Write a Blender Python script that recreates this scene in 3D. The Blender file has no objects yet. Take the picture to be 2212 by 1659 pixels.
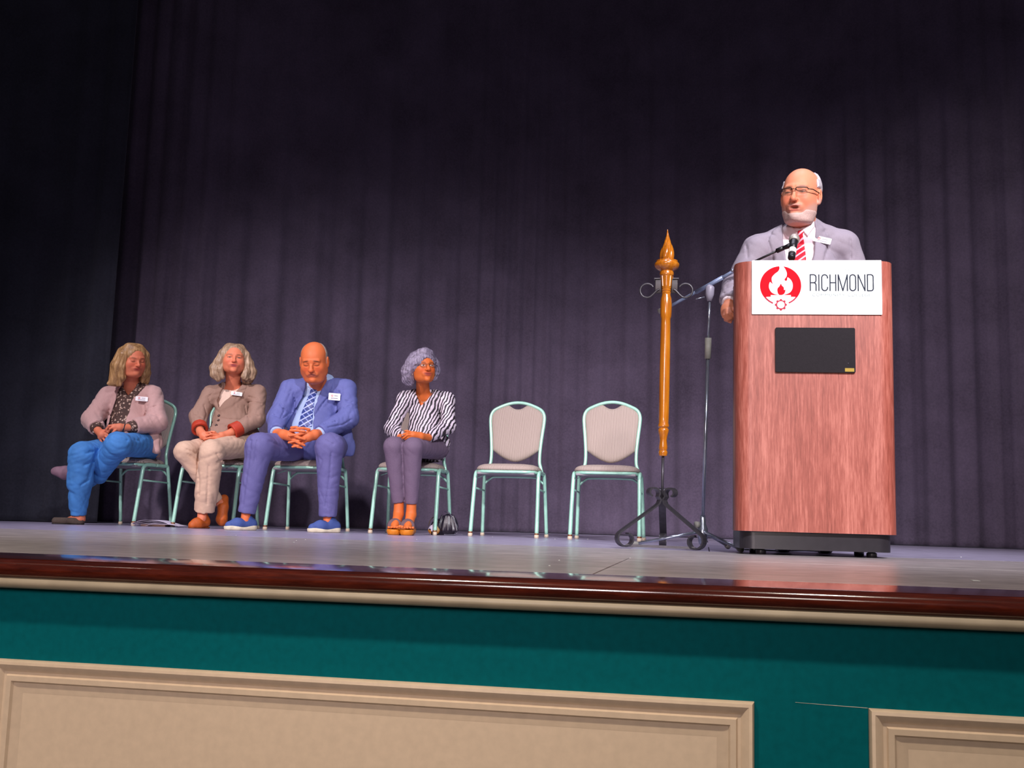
import bpy, math, random
import numpy as np
from mathutils import Vector, Matrix
random.seed(4); np.random.seed(4)
SC = bpy.context.scene
COL = SC.collection
PI = math.pi

# ------------------------------------------------------------------ camera, world, lights
CAM_F = 2275.0
psi, pit, rol = math.radians(10.5), math.radians(7.33), 0.028
R0 = Vector((math.cos(psi), math.sin(psi), 0))
FW = Vector((-math.sin(psi)*math.cos(pit), math.cos(psi)*math.cos(pit), math.sin(pit)))
U0 = R0.cross(FW)
RR = R0*math.cos(rol) + U0*math.sin(rol)
UU = -R0*math.sin(rol) + U0*math.cos(rol)
cam = bpy.data.objects.new('camera', bpy.data.cameras.new('camera'))
COL.objects.link(cam)
cam.matrix_world = Matrix(((RR.x, UU.x, -FW.x, 0), (RR.y, UU.y, -FW.y, 0), (RR.z, UU.z, -FW.z, 0.118), (0, 0, 0, 1)))
cam.data.sensor_fit = 'HORIZONTAL'; cam.data.sensor_width = 36.0
cam.data.lens = 36.0*CAM_F/2212.0
cam.data.clip_start = 0.05; cam.data.clip_end = 200
SC.camera = cam
SC.view_settings.view_transform = 'Standard'; SC.view_settings.look = 'None'
SC.view_settings.exposure = 0.0; SC.view_settings.gamma = 1.0
SC.view_settings.use_curve_mapping = False
w = bpy.data.worlds.new('hall_darkness'); SC.world = w; w.use_nodes = True
w.node_tree.nodes['Background'].inputs[0].default_value = (0.42, 0.38, 0.50, 1)
w.node_tree.nodes['Background'].inputs[1].default_value = 0.08

def aim(o, target):
    d = Vector(target) - o.location
    o.rotation_euler = d.to_track_quat('-Z', 'Y').to_euler()
def spot(name, loc, target, power, col, size, blend=0.6, radius=0.15):
    l = bpy.data.lights.new(name, 'SPOT'); l.energy = power; l.color = col
    l.spot_size = math.radians(size); l.spot_blend = blend; l.shadow_soft_size = radius
    o = bpy.data.objects.new(name, l); COL.objects.link(o); o.location = loc; aim(o, target); return o
def area(name, loc, target, power, col, sx, sy):
    l = bpy.data.lights.new(name, 'AREA'); l.energy = power; l.color = col
    l.shape = 'RECTANGLE'; l.size = sx; l.size_y = sy
    o = bpy.data.objects.new(name, l); COL.objects.link(o); o.location = loc; aim(o, target); return o
spot('front_spot_left', (-5.0, -3.0, 6.0), (-2.5, 7.0, .15), 3900, (1.0, .88, .92), 32, 1.0, .20)
spot('front_spot_right', (3.5, -3.0, 6.0), (-1.3, 7.2, .2), 3300, (.94, .90, .98), 34, 1.0, .20)
spot('front_spot_wide', (4.5, -3.0, 6.0), (1.8, 8.2, .3), 3000, (1.0, .90, .92), 34, 1.0, .20)
spot('lectern_special', (1.6, -2.6, 5.6), (.45, 4.8, .8), 2150, (.96, .95, 1.0), 26, .8, .16)
spot('added_front_fill', (-1.5, -7.0, 2.6), (-1.2, 7.0, -.1), 1700, (1.0, .84, .84), 32, 1.0, .9)  # added low fill from the audience side, lifts shade on the stage
for i_, x_ in enumerate((-4.2, -2.4, -.6, 1.2)):
    spot('border_light', (x_, 5.4, 6.3), (x_, 5.7, 0), 300, (.84, .82, 1.0), 50, .8, .15)
for i_, x_ in enumerate((-3.4, -1.4, .6, 2.6)):
    spot('house_downlight', (x_, .3, 3.2), (x_, 2.15, -.5), 285, (1.0, .88, .74), 62, .6, .12)
    spot('house_fill', (x_, -3.5, 1.0), (x_, 2.2, -.75), 165, (1.0, .88, .78), 30, .8, .5)


# ------------------------------------------------------------------ materials
def srgb(h):
    if isinstance(h, str):
        h = h.lstrip('#'); c = [int(h[i:i+2], 16)/255 for i in (0, 2, 4)]
    else: c = [v/255 for v in h]
    return tuple((v/12.92 if v <= 0.04045 else ((v+0.055)/1.055)**2.4) for v in c)
def base_mat(name, rough=0.6, metal=0.0, spec=0.5):
    m = bpy.data.materials.new(name); m.use_nodes = True
    b = m.node_tree.nodes['Principled BSDF']
    b.inputs['Roughness'].default_value = rough; b.inputs['Metallic'].default_value = metal
    b.inputs['Specular IOR Level'].default_value = spec
    return m, m.node_tree, b
def link(nt, a, b): nt.links.new(a, b)
def coords(nt, scale=(1, 1, 1), rot=(0, 0, 0), out='Object'):
    t = nt.nodes.new('ShaderNodeTexCoord'); mp = nt.nodes.new('ShaderNodeMapping')
    mp.inputs['Scale'].default_value = scale; mp.inputs['Rotation'].default_value = rot
    link(nt, t.outputs[out], mp.inputs[0]); return mp.outputs[0]
def ramp(nt, fac, stops, interp='LINEAR'):
    r = nt.nodes.new('ShaderNodeValToRGB'); r.color_ramp.interpolation = interp
    e = r.color_ramp.elements
    while len(e) < len(stops): e.new(0.5)
    for k, (p, c) in enumerate(stops):
        e[k].position = p; e[k].color = (*c, 1)
    link(nt, fac, r.inputs[0]); return r.outputs[0]
def noise(nt, vec, scale, detail=3, rough=0.5, dist=0.0):
    n = nt.nodes.new('ShaderNodeTexNoise'); n.inputs['Scale'].default_value = scale
    n.inputs['Detail'].default_value = detail; n.inputs['Roughness'].default_value = rough
    n.inputs['Distortion'].default_value = dist
    link(nt, vec, n.inputs['Vector']); return n.outputs['Fac']
def bump(nt, b, h, strength, dist=0.002):
    n = nt.nodes.new('ShaderNodeBump'); n.inputs['Strength'].default_value = strength
    n.inputs['Distance'].default_value = dist
    link(nt, h, n.inputs['Height']); link(nt, n.outputs[0], b.inputs['Normal'])
def mul(c, k): return tuple(min(1, v*k) for v in c)
def M(name, col, rough=0.6, metal=0.0, var=0.12, scale=30, bmp=0.0, stretch=(1, 1, 1), spec=0.5, bd=0.002, sheen=0, fold=0.0, fscale=9):
    """plain surface with a little procedural mottling"""
    m, nt, b = base_mat(name, rough, metal, spec)
    c = srgb(col); v = coords(nt, stretch)
    f = noise(nt, v, scale, 4)
    link(nt, ramp(nt, f, [(0.3, mul(c, 1-var)), (0.7, mul(c, 1+var))]), b.inputs['Base Color'])
    if fold:
        g = noise(nt, coords(nt), fscale, 3, .55, 1.8)
        n2 = nt.nodes.new('ShaderNodeBump'); n2.inputs['Strength'].default_value = fold; n2.inputs['Distance'].default_value = .03
        link(nt, g, n2.inputs['Height'])
        n1 = nt.nodes.new('ShaderNodeBump'); n1.inputs['Strength'].default_value = max(bmp, .05); n1.inputs['Distance'].default_value = bd
        link(nt, f, n1.inputs['Height']); link(nt, n2.outputs[0], n1.inputs['Normal']); link(nt, n1.outputs[0], b.inputs['Normal'])
    elif bmp: bump(nt, b, f, bmp, bd)
    if sheen: b.inputs['Sheen Weight'].default_value = sheen
    return m
def M_attr(name, rough=0.5, attr='Col', bmp=0.05, spec=0.4, sss=0.0):
    m, nt, b = base_mat(name, rough, 0, spec)
    a = nt.nodes.new('ShaderNodeVertexColor'); a.layer_name = attr
    link(nt, a.outputs[0], b.inputs['Base Color'])
    f = noise(nt, coords(nt), 220, 3); bump(nt, b, f, bmp, 0.001)
    if sss:
        b.inputs['Subsurface Weight'].default_value = sss
        b.inputs['Subsurface Radius'].default_value = (0.02, 0.008, 0.004)
        b.inputs['Subsurface Scale'].default_value = 0.3
    return m
def M_wave(name, c1, c2, scale, rot=(0, 0, 0), dist=1.0, dscale=2, rough=0.6, thr=None, bmp=0.2, direction='X', bd=0.002, stretch=(1, 1, 1)):
    m, nt, b = base_mat(name, rough)
    wv = nt.nodes.new('ShaderNodeTexWave'); wv.bands_direction = direction
    wv.inputs['Scale'].default_value = scale; wv.inputs['Distortion'].default_value = dist
    wv.inputs['Detail'].default_value = 2; wv.inputs['Detail Scale'].default_value = dscale
    link(nt, coords(nt, stretch, rot), wv.inputs['Vector'])
    st = thr or (0.3, 0.7)
    link(nt, ramp(nt, wv.outputs['Fac'], [(st[0], srgb(c1)), (st[1], srgb(c2))]), b.inputs['Base Color'])
    if bmp: bump(nt, b, wv.outputs['Fac'], bmp, bd)
    return m
def M_wood(name, dark, mid, light, rough=0.35, scale=6, stretch=(1, 1, 0.08), coat=0.0, streak=0.5):
    m, nt, b = base_mat(name, rough)
    v = coords(nt, stretch)
    f1 = noise(nt, v, scale, 6, 0.6, 0.6)
    v2 = coords(nt, (stretch[0]*5, stretch[1]*5, stretch[2]*4))
    f2 = noise(nt, v2, scale*2, 4, 0.7, 0.2)
    mx = nt.nodes.new('ShaderNodeMix'); mx.inputs[0].default_value = streak
    link(nt, f1, mx.inputs[2]); link(nt, f2, mx.inputs[3])
    link(nt, ramp(nt, mx.outputs[0], [(0.34, srgb(dark)), (0.5, srgb(mid)), (0.66, srgb(light))]), b.inputs['Base Color'])
    if coat:
        b.inputs['Coat Weight'].default_value = coat; b.inputs['Coat Roughness'].default_value = 0.15
    bump(nt, b, mx.outputs[0], 0.05, 0.001)
    return m

# ------------------------------------------------------------------ object helpers
def tag(o, label=None, cat=None, group=None, kind=None):
    if label: o['label'] = label
    if cat: o['category'] = cat
    if group: o['group'] = group
    if kind: o['kind'] = kind
    return o
def mesh_obj(name, verts, faces, mat=None, parent=None, smooth=False, cols=None):
    me = bpy.data.meshes.new(name)
    if isinstance(verts, np.ndarray) and isinstance(faces, np.ndarray):
        n = len(verts); k = faces.shape[1]
        me.vertices.add(n); me.vertices.foreach_set('co', verts.astype(np.float32).ravel())
        me.loops.add(len(faces)*k); me.loops.foreach_set('vertex_index', faces.astype(np.int32).ravel())
        me.polygons.add(len(faces)); me.polygons.foreach_set('loop_start', np.arange(0, len(faces)*k, k, dtype=np.int32))
        me.polygons.foreach_set('loop_total', np.full(len(faces), k, dtype=np.int32))
        me.update(calc_edges=True)
    else:
        me.from_pydata([tuple(v) for v in verts], [], [tuple(f) for f in faces])
        me.update()
    if cols is not None:
        a = me.color_attributes.new('Col', 'FLOAT_COLOR', 'POINT')
        a.data.foreach_set('color', np.hstack([cols, np.ones((len(cols), 1))]).astype(np.float32).ravel())
    if smooth is True:
        me.polygons.foreach_set('use_smooth', np.ones(len(me.polygons), dtype=bool))
    if mat: me.materials.append(mat)
    o = bpy.data.objects.new(name, me); COL.objects.link(o)
    if parent: o.parent = parent
    if smooth == 'auto':
        me.polygons.foreach_set('use_smooth', np.ones(len(me.polygons), dtype=bool))
        me.set_sharp_from_angle(angle=math.radians(35))
    return o
def empty(name, loc, rz=0, label=None, cat=None, group=None):
    o = bpy.data.objects.new(name, None); COL.objects.link(o)
    o.location = loc; o.rotation_euler = (0, 0, rz); o.empty_display_size = 0.1
    return tag(o, label, cat, group)
def copy_tree(o, parent=None):
    c = o.copy(); COL.objects.link(c); c.parent = parent
    for ch in list(o.children): copy_tree(ch, c)
    return c

class MB:
    """collects vertices and faces into one mesh"""
    def __init__(s): s.v = []; s.f = []
    def add(s, vs, fs):
        n = len(s.v); s.v += [tuple(v) for v in vs]; s.f += [tuple(i+n for i in f) for f in fs]; return s
    def box(s, x0, x1, y0, y1, z0, z1, b=0.0):
        if b <= 0:
            vs = [(x, y, z) for z in (z0, z1) for y in (y0, y1) for x in (x0, x1)]
            return s.add(vs, [(0, 2, 3, 1), (4, 5, 7, 6), (0, 1, 5, 4), (2, 6, 7, 3), (0, 4, 6, 2), (1, 3, 7, 5)])
        pts = [(x0+b, y0), (x1-b, y0), (x1, y0+b), (x1, y1-b), (x1-b, y1), (x0+b, y1), (x0, y1-b), (x0, y0+b)]
        ins = [(x0+b, y0+b), (x1-b, y0+b), (x1-b, y0+b), (x1-b, y1-b), (x1-b, y1-b), (x0+b, y1-b), (x0+b, y1-b), (x0+b, y0+b)]
        vs = [(a[0]*.5+c[0]*.5, a[1]*.5+c[1]*.5, z0) for a, c in zip(pts, ins)]
        vs += [(*a, z0+b) for a in pts] + [(*a, z1-b) for a in pts]
        vs += [(a[0]*.5+c[0]*.5, a[1]*.5+c[1]*.5, z1) for a, c in zip(pts, ins)]
        fs = [tuple(range(7, -1, -1)), tuple(range(24, 32))]
        for k in range(3):
            for i in range(8):
                j = (i+1) % 8; fs.append((k*8+i, k*8+j, k*8+8+j, k*8+8+i))
        return s.add(vs, fs)
    def tube(s, pts, r, n=10, closed=False, rs=None, caps=True):
        P = [Vector(p) for p in pts]; m = len(P); vs = []; up = None
        for i, p in enumerate(P):
            if closed: t = (P[(i+1) % m]-P[i-1])
            else: t = P[min(i+1, m-1)]-P[max(i-1, 0)]
            t.normalize()
            if up is None:
                up = Vector((0, 0, 1)) if abs(t.z) < 0.9 else Vector((0, 1, 0))
            a = t.cross(up); a.normalize(); b = a.cross(t); b.normalize(); up = b
            rr = rs[i] if rs else r
            for k in range(n):
                an = 2*PI*k/n; vs.append(p + a*math.cos(an)*rr + b*math.sin(an)*rr)
        fs = []
        for i in range(m if closed else m-1):
            for k in range(n):
                j = (i+1) % m; l = (k+1) % n
                fs.append((i*n+k, i*n+l, j*n+l, j*n+k))
        if not closed and caps:
            fs.append(tuple(range(n-1, -1, -1))); fs.append(tuple((m-1)*n+k for k in range(n)))
        return s.add(vs, fs)
    def lathe(s, prof, c=(0, 0, 0), n=24, axis=None):
        vs = []; fs = []
        for (r, z) in prof:
            for k in range(n):
                a = 2*PI*k/n; vs.append(Vector((r*math.cos(a), r*math.sin(a), z)))
        m = len(prof)
        for i in range(m-1):
            for k in range(n):
                l = (k+1) % n; fs.append((i*n+k, i*n+l, (i+1)*n+l, (i+1)*n+k))
        fs.append(tuple(range(n-1, -1, -1))); fs.append(tuple((m-1)*n+k for k in range(n)))
        q = Vector((0, 0, 1)).rotation_difference(Vector(axis)) if axis else None
        vs = [(q @ v if q else v) + Vector(c) for v in vs]
        return s.add(vs, fs)
    def prism(s, poly, y0, y1):
        """polygon in x,z extruded along y"""
        n = len(poly); vs = [(x, y0, z) for x, z in poly]+[(x, y1, z) for x, z in poly]
        fs = [tuple(range(n)), tuple(range(2*n-1, n-1, -1))]
        for i in range(n): j = (i+1) % n; fs.append((i, i+n, j+n, j))
        return s.add(vs, fs)
    def slab(s, poly, z0, z1):
        """polygon in x,y extruded along z"""
        n = len(poly); vs = [(x, y, z0) for x, y in poly]+[(x, y, z1) for x, y in poly]
        fs = [tuple(range(n-1, -1, -1)), tuple(range(n, 2*n))]
        for i in range(n): j = (i+1) % n; fs.append((i, j, j+n, i+n))
        return s.add(vs, fs)
    def ribbon(s, pts, wdir, width, th):
        """flat strap swept along a path; wdir is the direction of its width"""
        P = [Vector(p) for p in pts]; wd = Vector(wdir).normalized(); vs = []; m = len(P)
        for i, p in enumerate(P):
            t = (P[min(i+1, m-1)]-P[max(i-1, 0)]).normalized(); nn = t.cross(wd).normalized()
            for a, b in ((-1, -1), (1, -1), (1, 1), (-1, 1)): vs.append(p + wd*width/2*a + nn*th/2*b)
        fs = [(3, 2, 1, 0), tuple((m-1)*4+k for k in range(4))]
        for i in range(m-1):
            for k in range(4):
                l = (k+1) % 4; fs.append((i*4+k, i*4+l, i*4+4+l, i*4+4+k))
        return s.add(vs, fs)
    def ball(s, c, r, n=12, sq=(1, 1, 1)):
        prof = [(max(1e-4, r*math.sin(PI*i/n)), -r*math.cos(PI*i/n)) for i in range(n+1)]
        k0 = len(s.v); s.lathe(prof, (0, 0, 0), n*2 if n < 9 else n+4)
        for i in range(k0, len(s.v)):
            v = s.v[i]; s.v[i] = (v[0]*sq[0]+c[0], v[1]*sq[1]+c[1], v[2]*sq[2]+c[2])
        return s
    def build(s, name, mat, parent=None, smooth='auto'):
        return mesh_obj(name, s.v, s.f, mat, parent, smooth)
def spline(pts, n=8, closed=False):
    """Catmull-Rom through the points"""
    P = [Vector(p) for p in pts]; m = len(P); out = []
    rng = range(m if closed else m-1)
    for i in rng:
        p0 = P[i-1] if (closed or i > 0) else P[0]; p1 = P[i]; p2 = P[(i+1) % m]
        p3 = P[(i+2) % m] if (closed or i+2 < m) else P[-1]
        for k in range(n):
            t = k/n
            out.append(0.5*((2*p1)+(p2-p0)*t+(2*p0-5*p1+4*p2-p3)*t*t+(3*p1-p0-3*p2+p3)*t**3))
    if not closed: out.append(P[-1])
    return out
def rrect(x0, x1, z0, z1, r, n=5):
    out = []
    for cx, cz, a0 in ((x1-r, z1-r, 0), (x0+r, z1-r, 90), (x0+r, z0+r, 180), (x1-r, z0+r, 270)):
        for k in range(n+1):
            a = math.radians(a0+90*k/n); out.append((cx+r*math.cos(a), cz+r*math.sin(a)))
    return out
def fill_poly(name, loops, y, th, mat, parent):
    """flat print: curve outline (with holes) filled, facing -y"""
    cu = bpy.data.curves.new(name, 'CURVE'); cu.dimensions = '2D'; cu.fill_mode = 'BOTH'; cu.extrude = th/2
    for lp in loops:
        sp = cu.splines.new('POLY'); sp.points.add(len(lp)-1); sp.use_cyclic_u = True
        for i, (x, z) in enumerate(lp): sp.points[i].co = (x, z, 0, 1)
    tmp = bpy.data.objects.new(name, cu); COL.objects.link(tmp)
    return curve_to_mesh(tmp, name, y, mat, parent)
def curve_to_mesh(tmp, name, y, mat, parent, sx=1.0, pos=(0, 0)):
    bpy.context.view_layer.update()
    dg = bpy.context.evaluated_depsgraph_get()
    me = bpy.data.meshes.new_from_object(tmp.evaluated_get(dg))
    COL.objects.unlink(tmp); bpy.data.objects.remove(tmp)
    for v in me.vertices:
        x, z, d = v.co; v.co = (x*sx+pos[0], y-d, z+pos[1])
    me.materials.clear(); me.materials.append(mat); me.name = name
    o = bpy.data.objects.new(name, me); COL.objects.link(o); o.parent = parent
    return o
def text(name, s, size, x, z, y, th, mat, parent, sx=1.0, spacing=1.0, align='CENTER', off=0.0):
    cu = bpy.data.curves.new(name, 'FONT'); cu.body = s; cu.size = size; cu.extrude = th/2
    cu.align_x = align; cu.space_character = spacing; cu.offset = off
    tmp = bpy.data.objects.new(name, cu); COL.objects.link(tmp)
    return curve_to_mesh(tmp, name, y, mat, parent, sx, (x, z))

# ------------------------------------------------------------------ signed-distance sculpting (surface nets)
def axis_points(lo, hi, coarse, fine, spans):
    out = [lo]
    while out[-1] < hi:
        x = out[-1]; h = coarse
        for a, b in spans:
            if a-coarse < x < b: h = fine
        out.append(x+h)
    return np.array(out, dtype=np.float32)
class Field:
    def __init__(s, xs, ys, zs):
        s.x, s.y, s.z = xs, ys, zs
        s.A = np.full((len(xs), len(ys), len(zs)), 0.25, dtype=np.float32)
    def blk(s, lo, hi):
        sl = []
        for ax, l, h in zip((s.x, s.y, s.z), lo, hi):
            i = int(np.searchsorted(ax, l)); j = int(np.searchsorted(ax, h))
            sl.append(slice(max(i-1, 0), min(j+1, len(ax))))
        return tuple(sl)
    def xyz(s, sl):
        return s.x[sl[0]][:, None, None], s.y[sl[1]][None, :, None], s.z[sl[2]][None, None, :]
    def mix(s, sl, d, k, op):
        a = s.A[sl]
        if op == 'u':
            h = np.clip(0.5+0.5*(a-d)/k, 0, 1); s.A[sl] = a*(1-h)+d*h-k*h*(1-h)
        elif op == 's':
            h = np.clip(0.5-0.5*(a+d)/k, 0, 1); s.A[sl] = a*(1-h)-d*h+k*h*(1-h)
        elif op == 'i':
            s.A[sl] = np.maximum(a, d)
    def cone(s, a, b, ra, rb, k=0.02, op='u', flat=1.0, cut=False, cuta=False, wr=None):
        a = np.array(a, float); b = np.array(b, float); r = max(ra, rb)+k+0.02
        sl = s.blk(np.minimum(a, b)-r, np.maximum(a, b)+r)
        X, Y, Z = s.xyz(sl)
        f = 1/flat
        v = b-a; v2 = np.array([v[0], v[1]*f, v[2]]); L2 = float(v2@v2)+1e-9
        px, py, pz = X-a[0], (Y-a[1])*f, Z-a[2]
        t0 = (px*v2[0]+py*v2[1]+pz*v2[2])/L2
        t = np.clip(t0, 0, 1)
        rad = ra+(rb-ra)*t
        if wr:
            amp, n, sk = wr
            rad = rad + amp*np.sin(2*PI*(n*t0 + sk*(px*1.0+pz*0.6)*6 + np.sin(py*25+px*18)*0.18))*np.clip(t0*3, 0, 1)*np.clip((1.1-t0)*3, 0, 1)
        d = np.sqrt((px-t*v2[0])**2+(py-t*v2[1])**2+(pz-t*v2[2])**2)-rad
        L = math.sqrt(L2)
        if cut: d = np.maximum(d, (t0-1)*L)
        if cuta: d = np.maximum(d, -t0*L)
        s.mix(sl, d.astype(np.float32), k, op); return s
    def ell(s, c, r, k=0.02, op='u'):
        c = np.array(c, float); r = np.array(r, float); m = k+0.02
        sl = s.blk(c-r-m, c+r+m); X, Y, Z = s.xyz(sl)
        q1 = ((X-c[0])/r[0])**2+((Y-c[1])/r[1])**2+((Z-c[2])/r[2])**2
        q2 = ((X-c[0])/r[0]**2)**2+((Y-c[1])/r[1]**2)**2+((Z-c[2])/r[2]**2)**2
        d = np.sqrt(q1)*(np.sqrt(q1)-1)/np.sqrt(q2+1e-9)
        s.mix(sl, d.astype(np.float32), k, op); return s
    def chain(s, pts, rs, k=0.006, op='u'):
        for i in range(len(pts)-1): s.cone(pts[i], pts[i+1], rs[i], rs[i+1], k, op)
        return s
    def poly2(s, poly):
        """signed distance of each (x,z) column to a polygon"""
        P = np.array(poly, float); X = s.x[:, None]; Z = s.z[None, :]
        d = np.full((len(s.x), len(s.z)), 1e9); inside = np.zeros(d.shape, bool)
        for i in range(len(P)):
            a = P[i]; b = P[(i+1) % len(P)]; e = b-a
            t = np.clip(((X-a[0])*e[0]+(Z-a[1])*e[1])/(e@e+1e-12), 0, 1)
            d = np.minimum(d, np.hypot(X-a[0]-t*e[0], Z-a[1]-t*e[1]))
            c = ((a[1] > Z) != (b[1] > Z)) & (X < (b[0]-a[0])*(Z-a[1])/(b[1]-a[1]+1e-12)+a[0])
            inside ^= c
        return np.where(inside, -d, d).astype(np.float32)
    def carve(s, poly, ymax):
        """cut away everything inside polygon (x,z) in front of y=ymax"""
        d = np.maximum(s.poly2(poly)[:, None, :], s.y[None, :, None]-ymax)
        s.A = np.maximum(s.A, -d.astype(np.float32)); return s
    def raise_(s, poly, h, ymax, feather=0.004):
        """thicken the surface by h inside polygon (x,z) in front of ymax"""
        d = np.maximum(s.poly2(poly)[:, None, :], s.y[None, :, None]-ymax)
        wgt = np.clip(0.5-d/feather, 0, 1)
        s.A = s.A - (h*wgt).astype(np.float32); return s
    def groove(s, pts, depth, wid, ymax):
        """press a crease line (x,z polyline) into the front surface"""
        X = s.x[:, None]; Z = s.z[None, :]; d = np.full((len(s.x), len(s.z)), 1e9)
        for a, b in zip(pts[:-1], pts[1:]):
            a = np.array((a[0], a[-1])); b = np.array((b[0], b[-1])); e = b-a
            t = np.clip(((X-a[0])*e[0]+(Z-a[1])*e[1])/(e@e+1e-12), 0, 1)
            d = np.minimum(d, np.hypot(X-a[0]-t*e[0], Z-a[1]-t*e[1]))
        g = depth*np.exp(-(d/wid)**2)
        m = (s.y < ymax)[None, :, None]
        s.A = s.A + np.where(m, g[:, None, :], 0).astype(np.float32); return s
    def folds(s, amp=.004, freq=16.0, seed=0, axis=(1, 1, 1)):
        """soft cloth creases pressed into the surface"""
        m = np.abs(s.A) < .03; i, j, k = np.nonzero(m); x, y, z = s.x[i].astype(float), s.y[j].astype(float), s.z[k].astype(float)
        r = np.random.RandomState(seed); g = np.zeros(len(x))
        wx = .03*np.sin(x*19+z*11+seed)+.03*np.sin(z*23-y*13+1); wz = .03*np.sin(x*17-z*9+2)+.025*np.sin(y*21+x*7)
        for q in range(5):
            d = r.normal(size=3)*np.array(axis); d /= np.linalg.norm(d); f = freq*(1+.35*q)
            n = np.sin(2*PI*.45*f*(d[0]*(x+wx)+d[1]*y+d[2]*(z+wz))+r.rand()*6)
            g += (1-np.abs(n))**2*(.75**q)
        s.A[i, j, k] += (amp*(g-1.0)).astype(np.float32); return s
    def clip(s, n, p):
        """keep the half space behind plane (normal n points to what is removed)"""
        n = np.array(n, float); n /= np.linalg.norm(n)
        X, Y, Z = s.x[:, None, None], s.y[None, :, None], s.z[None, None, :]
        s.A = np.maximum(s.A, ((X-p[0])*n[0]+(Y-p[1])*n[1]+(Z-p[2])*n[2]).astype(np.float32)); return s
    def mesh(s, smooth=1):
        A = s.A; A[0] = A[-1] = 0.2; A[:, 0] = A[:, -1] = 0.2; A[:, :, 0] = A[:, :, -1] = 0.2
        I = A < 0
        cnt = np.zeros(tuple(n-1 for n in A.shape), np.int8)
        offs = [(i, j, k) for i in (0, 1) for j in (0, 1) for k in (0, 1)]
        nx, ny, nz = cnt.shape
        for i, j, k in offs: cnt += I[i:i+nx, j:j+ny, k:k+nz]
        mask = (cnt > 0) & (cnt < 8)
        ci, cj, ck = np.nonzero(mask)
        vid = np.full(cnt.shape, -1, np.int32); vid[ci, cj, ck] = np.arange(len(ci))
        val = {o: A[ci+o[0], cj+o[1], ck+o[2]] for o in offs}
        xs = (s.x[ci], s.x[ci+1]); ys = (s.y[cj], s.y[cj+1]); zs = (s.z[ck], s.z[ck+1])
        acc = np.zeros((len(ci), 3)); n = np.zeros(len(ci))
        for o in offs:
            for ax in range(3):
                if o[ax] == 0:
                    p = list(o); p[ax] = 1; p = tuple(p)
                    a, b = val[o], val[p]; m = (a < 0) != (b < 0)
                    t = np.where(m, a/(a-b+1e-20), 0)
                    c = [xs[o[0]], ys[o[1]], zs[o[2]]]
                    ex = (xs, ys, zs)[ax]; c[ax] = ex[0]+(ex[1]-ex[0])*t
                    for q in range(3): acc[:, q] += np.where(m, c[q], 0)
                    n += m
        V = acc/n[:, None]
        F = []
        e = I[:-1, 1:-1, 1:-1] != I[1:, 1:-1, 1:-1]; i, j, k = np.nonzero(e); j += 1; k += 1
        q = np.stack([vid[i, j-1, k-1], vid[i, j, k-1], vid[i, j, k], vid[i, j-1, k]], 1)
        fl = I[i, j, k]; q[~fl] = q[~fl][:, ::-1]; F.append(q)
        e = I[1:-1, :-1, 1:-1] != I[1:-1, 1:, 1:-1]; i, j, k = np.nonzero(e); i += 1; k += 1
        q = np.stack([vid[i-1, j, k-1], vid[i-1, j, k], vid[i, j, k], vid[i, j, k-1]], 1)
        fl = I[i, j, k]; q[~fl] = q[~fl][:, ::-1]; F.append(q)
        e = I[1:-1, 1:-1, :-1] != I[1:-1, 1:-1, 1:]; i, j, k = np.nonzero(e); i += 1; j += 1
        q = np.stack([vid[i-1, j-1, k], vid[i, j-1, k], vid[i, j, k], vid[i-1, j, k]], 1)
        fl = I[i, j, k]; q[~fl] = q[~fl][:, ::-1]; F.append(q)
        F = np.concatenate(F)
        for _ in range(smooth):
            S = np.zeros_like(V); c = np.zeros(len(V))
            for a in range(4):
                np.add.at(S, F[:, a], V[F[:, (a+1) % 4]]); np.add.at(S, F[:, (a+1) % 4], V[F[:, a]])
                np.add.at(c, F[:, a], 1); np.add.at(c, F[:, (a+1) % 4], 1)
            V = V*0.5+0.5*S/np.maximum(c, 1)[:, None]
        return V, F
    def build(s, name, mat, parent=None, cols=None, smooth=1):
        V, F = s.mesh(smooth)
        return mesh_obj(name, V, F, mat, parent, True, cols(V) if cols else None)
def box_field(lo, hi, h):
    return Field(*[np.arange(a-2*h, b+3*h, h, dtype=np.float32) for a, b in zip(lo, hi)])

# ---- head in its own frame: x to the viewer's right, -y out of the face, z up, about 0.23 tall
class Head:
    def __init__(s, c, yaw=0, pitch=0, roll=0, scale=1.0, tr=None, wide=1.0):
        s.c = np.array(c, float); s.s = scale; s.tr = tr or {}; s.w = np.array((wide, 1, 1))
        # yaw>0 turns the face to the viewer's right, pitch>0 nods down, roll>0 leans the crown right
        Rm = Matrix.Rotation(math.radians(yaw), 3, 'Z') @ Matrix.Rotation(math.radians(roll), 3, 'Y') @ Matrix.Rotation(math.radians(pitch), 3, 'X')
        s.R = np.array(Rm)
    def to(s, p): return s.c + s.s*(s.R @ (np.array(p, float)*s.w))
    def q(s, V): return ((V-s.c) @ s.R)/s.s/s.w
    def local(s, F, m=0.17):
        r = m*s.s; sl = F.blk(s.c-r, s.c+r); X, Y, Z = F.xyz(sl)
        x, y, z = X-s.c[0], Y-s.c[1], Z-s.c[2]; R = s.R
        return sl, [((x*R[0, i]+y*R[1, i]+z*R[2, i])/s.s/s.w[i]).astype(np.float32) for i in range(3)]
def smin(a, d, k):
    h = np.clip(0.5+0.5*(a-d)/k, 0, 1); return a*(1-h)+d*h-k*h*(1-h)
def ssub(a, d, k):
    h = np.clip(0.5-0.5*(a+d)/k, 0, 1); return a*(1-h)-d*h+k*h*(1-h)
def qell(q, c, r):
    a = [(q[i]-c[i])/r[i] for i in range(3)]; k0 = np.sqrt(a[0]**2+a[1]**2+a[2]**2)
    k1 = np.sqrt(sum((a[i]/r[i])**2 for i in range(3)))+1e-9
    return k0*(k0-1)/k1
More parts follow.
